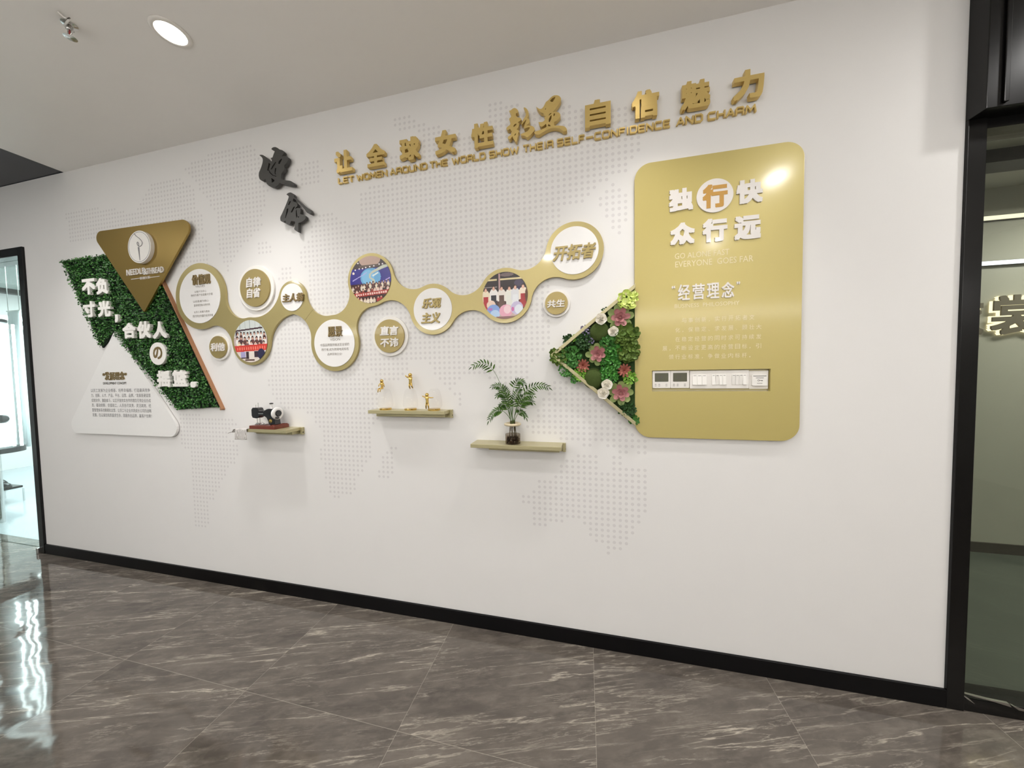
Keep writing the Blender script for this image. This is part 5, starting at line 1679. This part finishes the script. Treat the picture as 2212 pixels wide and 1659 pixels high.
for i, (x, lab) in enumerate(((-1.165, 'leftmost glass dome ornament with a gold figure sitting on top'),
                              (-1.000, 'middle glass dome ornament with a gold figure standing on top'),
                              (-.850, 'rightmost glass dome ornament with a gold figure standing in front of the glass'))):
    y = -.044
    t = thing('dome_ornament', lab, 'ornament', (x, y, S2), 'glass dome ornaments on the middle shelf')
    obj('gold_base', MB().lathe([(.034, 0), (.035, .002), (.035, .008), (.033, .010)], x, y, S2, 40), M['brass'], t)
    gx = x + (.004 if i == 2 else 0)
    prof = [(.030, .0105), (.0405, .020), (.043, .032), (.0415, .055), (.037, .085), (.031, .108), (.026, .118), (.020, .1225), (1e-7, .1235)]
    obj('glass_dome', MB().lathe(prof, gx, y + .002, S2, 40), M['clear'], t, smooth=True, weld=True)
    if i == 0:
        f = figure((x - .016, y - .006, S2 + .130), .088, (((-.17, -.06, .22), (-.14, -.16, .10)), ((.18, -.04, .22), (.20, -.02, .06))),
                   (((-.10, -.26, -.05), (-.12, -.28, -.30)), ((.06, -.26, -.02), (.05, -.30, -.26))))
    elif i == 1:
        f = figure((x + .004, y, S2 + .158), .098, (((-.20, -.02, .34), (-.30, -.05, .46)), ((-.06, -.14, .36), (-.24, -.14, .40))),
                   (((-.06, -.03, -.18), (-.02, .0, -.36)), ((.10, -.04, -.16), (.14, .02, -.33))))
    else:
        f = figure((x - .020, y - .052 + .01, S2 + .048), .092, (((-.22, 0, .36), (-.30, -.06, .42)), ((.24, -.02, .30), (.44, -.02, .31))),
                   (((-.07, -.02, -.20), (-.08, 0, -.40)), ((.08, -.02, -.20), (.10, .0, -.40))))
    skin_figure(f, 'gold_figure', t, M['brass'])

# ------------------------------------------------------------------ palm in a glass jar
jx, jy = -.383, -.062
t = thing('potted_palm', 'small green palm rooted in a glass jar with a cream rim on the right shelf', 'potted plant', (jx, jy, S3))
obj('glass_jar', MB().lathe([(.040, .0005), (.042, .004), (.042, .060), (.040, .072), (.033, .090), (.031, .104)], jx, jy, S3, 40), M['clear'], t, smooth=True)
obj('jar_rim', MB().lathe([(.031, .098), (.040, .098), (.046, .102), (.046, .108), (.040, .112), (.031, .111), (.031, .098)], jx, jy, S3, 40), M['cream'], t, smooth=True)
obj('water', MB().lathe([(1e-7, .002), (.0405, .002), (.0405, .052), (1e-7, .052)], jx, jy, S3, 32), M['water'], t)
mb = MB()
for k in range(85):
    a, u = rf.uniform(0, 6.28), math.sqrt(rf.random()) * .034
    mb.sphere((jx + u * math.cos(a), jy + u * math.sin(a), S3 + .006 + rf.uniform(0, .030)), rf.uniform(.004, .007), 1, 1, .7, 8, 6)
obj('pebbles', mb, M['pebble'], t, smooth=True)
mb = MB()
for k in range(7):
    a = k * .9
    mb.tube([(jx + .012 * math.cos(a), jy + .012 * math.sin(a), S3 + .125), (jx + .015 * math.cos(a + .4), jy + .015 * math.sin(a + .4), S3 + .08),
             (jx + .02 * math.cos(a + .2), jy + .02 * math.sin(a + .2), S3 + .03)], .0022, 6)
obj('roots', mb, M['root'], t)


def bez(pts, n):
    out = []
    m = len(pts) - 1
    for i in range(n + 1):
        u = i / n
        q = [Vector(p) for p in pts]
        while len(q) > 1:
            q = [a.lerp(b_, u) for a, b_ in zip(q, q[1:])]
        out.append(q[0])
    return out


FRONDS = [  # traced mid-ribs on the wall side of the plant, with a lean toward the viewer
    ([(-0.3866,1.2128),(-0.4162,1.357),(-0.4538,1.4726),(-0.4675,1.5401),(-0.5322,1.5754),(-0.5987,1.5282)], -.02, .030, .62),
    ([(-0.3914,1.2159),(-0.3947,1.3079),(-0.4225,1.4238),(-0.4472,1.4336),(-0.4989,1.4184)], .02, .024, .55),
    ([(-0.3808,1.2194),(-0.3848,1.3293),(-0.3882,1.415),(-0.3533,1.4715),(-0.3343,1.4572),(-0.3098,1.4334)], -.03, .026, .5),
    ([(-0.3789,1.2194),(-0.3609,1.3057),(-0.3353,1.3959),(-0.287,1.4286),(-0.2303,1.4421),(-0.1842,1.4149)], -.02, .028, .5),
    ([(-0.3766,1.2211),(-0.3636,1.302),(-0.3434,1.3589),(-0.3047,1.3917),(-0.2578,1.374)], -.05, .028, .45),
    ([(-0.3834,1.216),(-0.3655,1.2888),(-0.3402,1.3371),(-0.3108,1.3564),(-0.2736,1.3327)], .02, .026, .45),
    ([(-0.3746,1.2212),(-0.3593,1.2689),(-0.3348,1.2976),(-0.3156,1.3025),(-0.2962,1.2628)], -.06, .024, .4),
    ([(-0.3843,1.221),(-0.3981,1.2684),(-0.4267,1.311),(-0.4661,1.3154),(-0.4965,1.2428)], -.06, .026, .5),
    ([(-0.3889,1.2159),(-0.3952,1.2788),(-0.4141,1.3368),(-0.439,1.3366),(-0.4588,1.3)], .02, .024, .4),
    ([(-0.3819,1.221),(-0.3877,1.3066),(-0.4011,1.3777),(-0.4251,1.4015),(-0.4512,1.3729)], -.05, .026, .42),
    ([(-0.3841,1.2177),(-0.3855,1.2802),(-0.3769,1.3523),(-0.3567,1.3953),(-0.3371,1.4095)], 0, .026, .4),
    ([(-0.3818,1.2194),(-0.3817,1.2816),(-0.3942,1.3531),(-0.4032,1.396),(-0.4175,1.4199)], -.03, .024, .4)]
for pts, dy, ll, st in FRONDS:
    n = 19
    P3 = [(p[0], jy - .005 + dy * (i / (len(pts) - 1)) , p[1]) for i, p in enumerate(pts)]
    rib = bez(P3, n)
    mb = MB().tube([tuple(p) for p in rib], [.0018 - .0012 * i / n for i in range(n + 1)], 6)
    fr = obj('frond_stem', mb, M['stem'], t)
    mb = MB()
    for i in range(int(n * st), n + 1):
        d = (rib[min(i + 1, n)] - rib[i - 1]).normalized()
        side = d.cross(Vector((0, -1, 0)) + Vector((rf.gauss(0, .1), 0, rf.gauss(0, .1)))).normalized()
        frac = (i - n * st) / (n * (1 - st))
        for sg in ((-1, 1) if i < n else (0,)):
            dd = (d * (.75 + .5 * frac) + side * sg * 1.0 + Vector((0, rf.gauss(-.1, .2), -.18))).normalized()
            L_ = ll * (1.15 - .45 * frac) * rf.uniform(.85, 1.1)
            nn = dd.cross(d if sg else side)
            if nn.length < 1e-3:
                nn = Vector((0, -1, 0))
            nn.normalize()
            L_ *= 1.3
            w = dd.cross(nn).normalized() * L_ * .105
            dr = Vector((0, 0, -.16 * L_))
            c0, c1, c2, c3 = rib[i], rib[i] + dd * L_ * .28 + dr * .1, rib[i] + dd * L_ * .66 + dr * .45, rib[i] + dd * L_ + dr
            mb.add([c0, c1 + w, c2 + w * .85, c3, c2 - w * .85, c1 - w, c1 + nn * .0012, c2 + nn * .0012],
                   [(0, 1, 6), (1, 2, 7, 6), (2, 3, 7), (3, 4, 7), (4, 5, 6, 7), (5, 0, 6)])
    obj('leaflets', mb, M['palm'], fr, flat_normals=False)
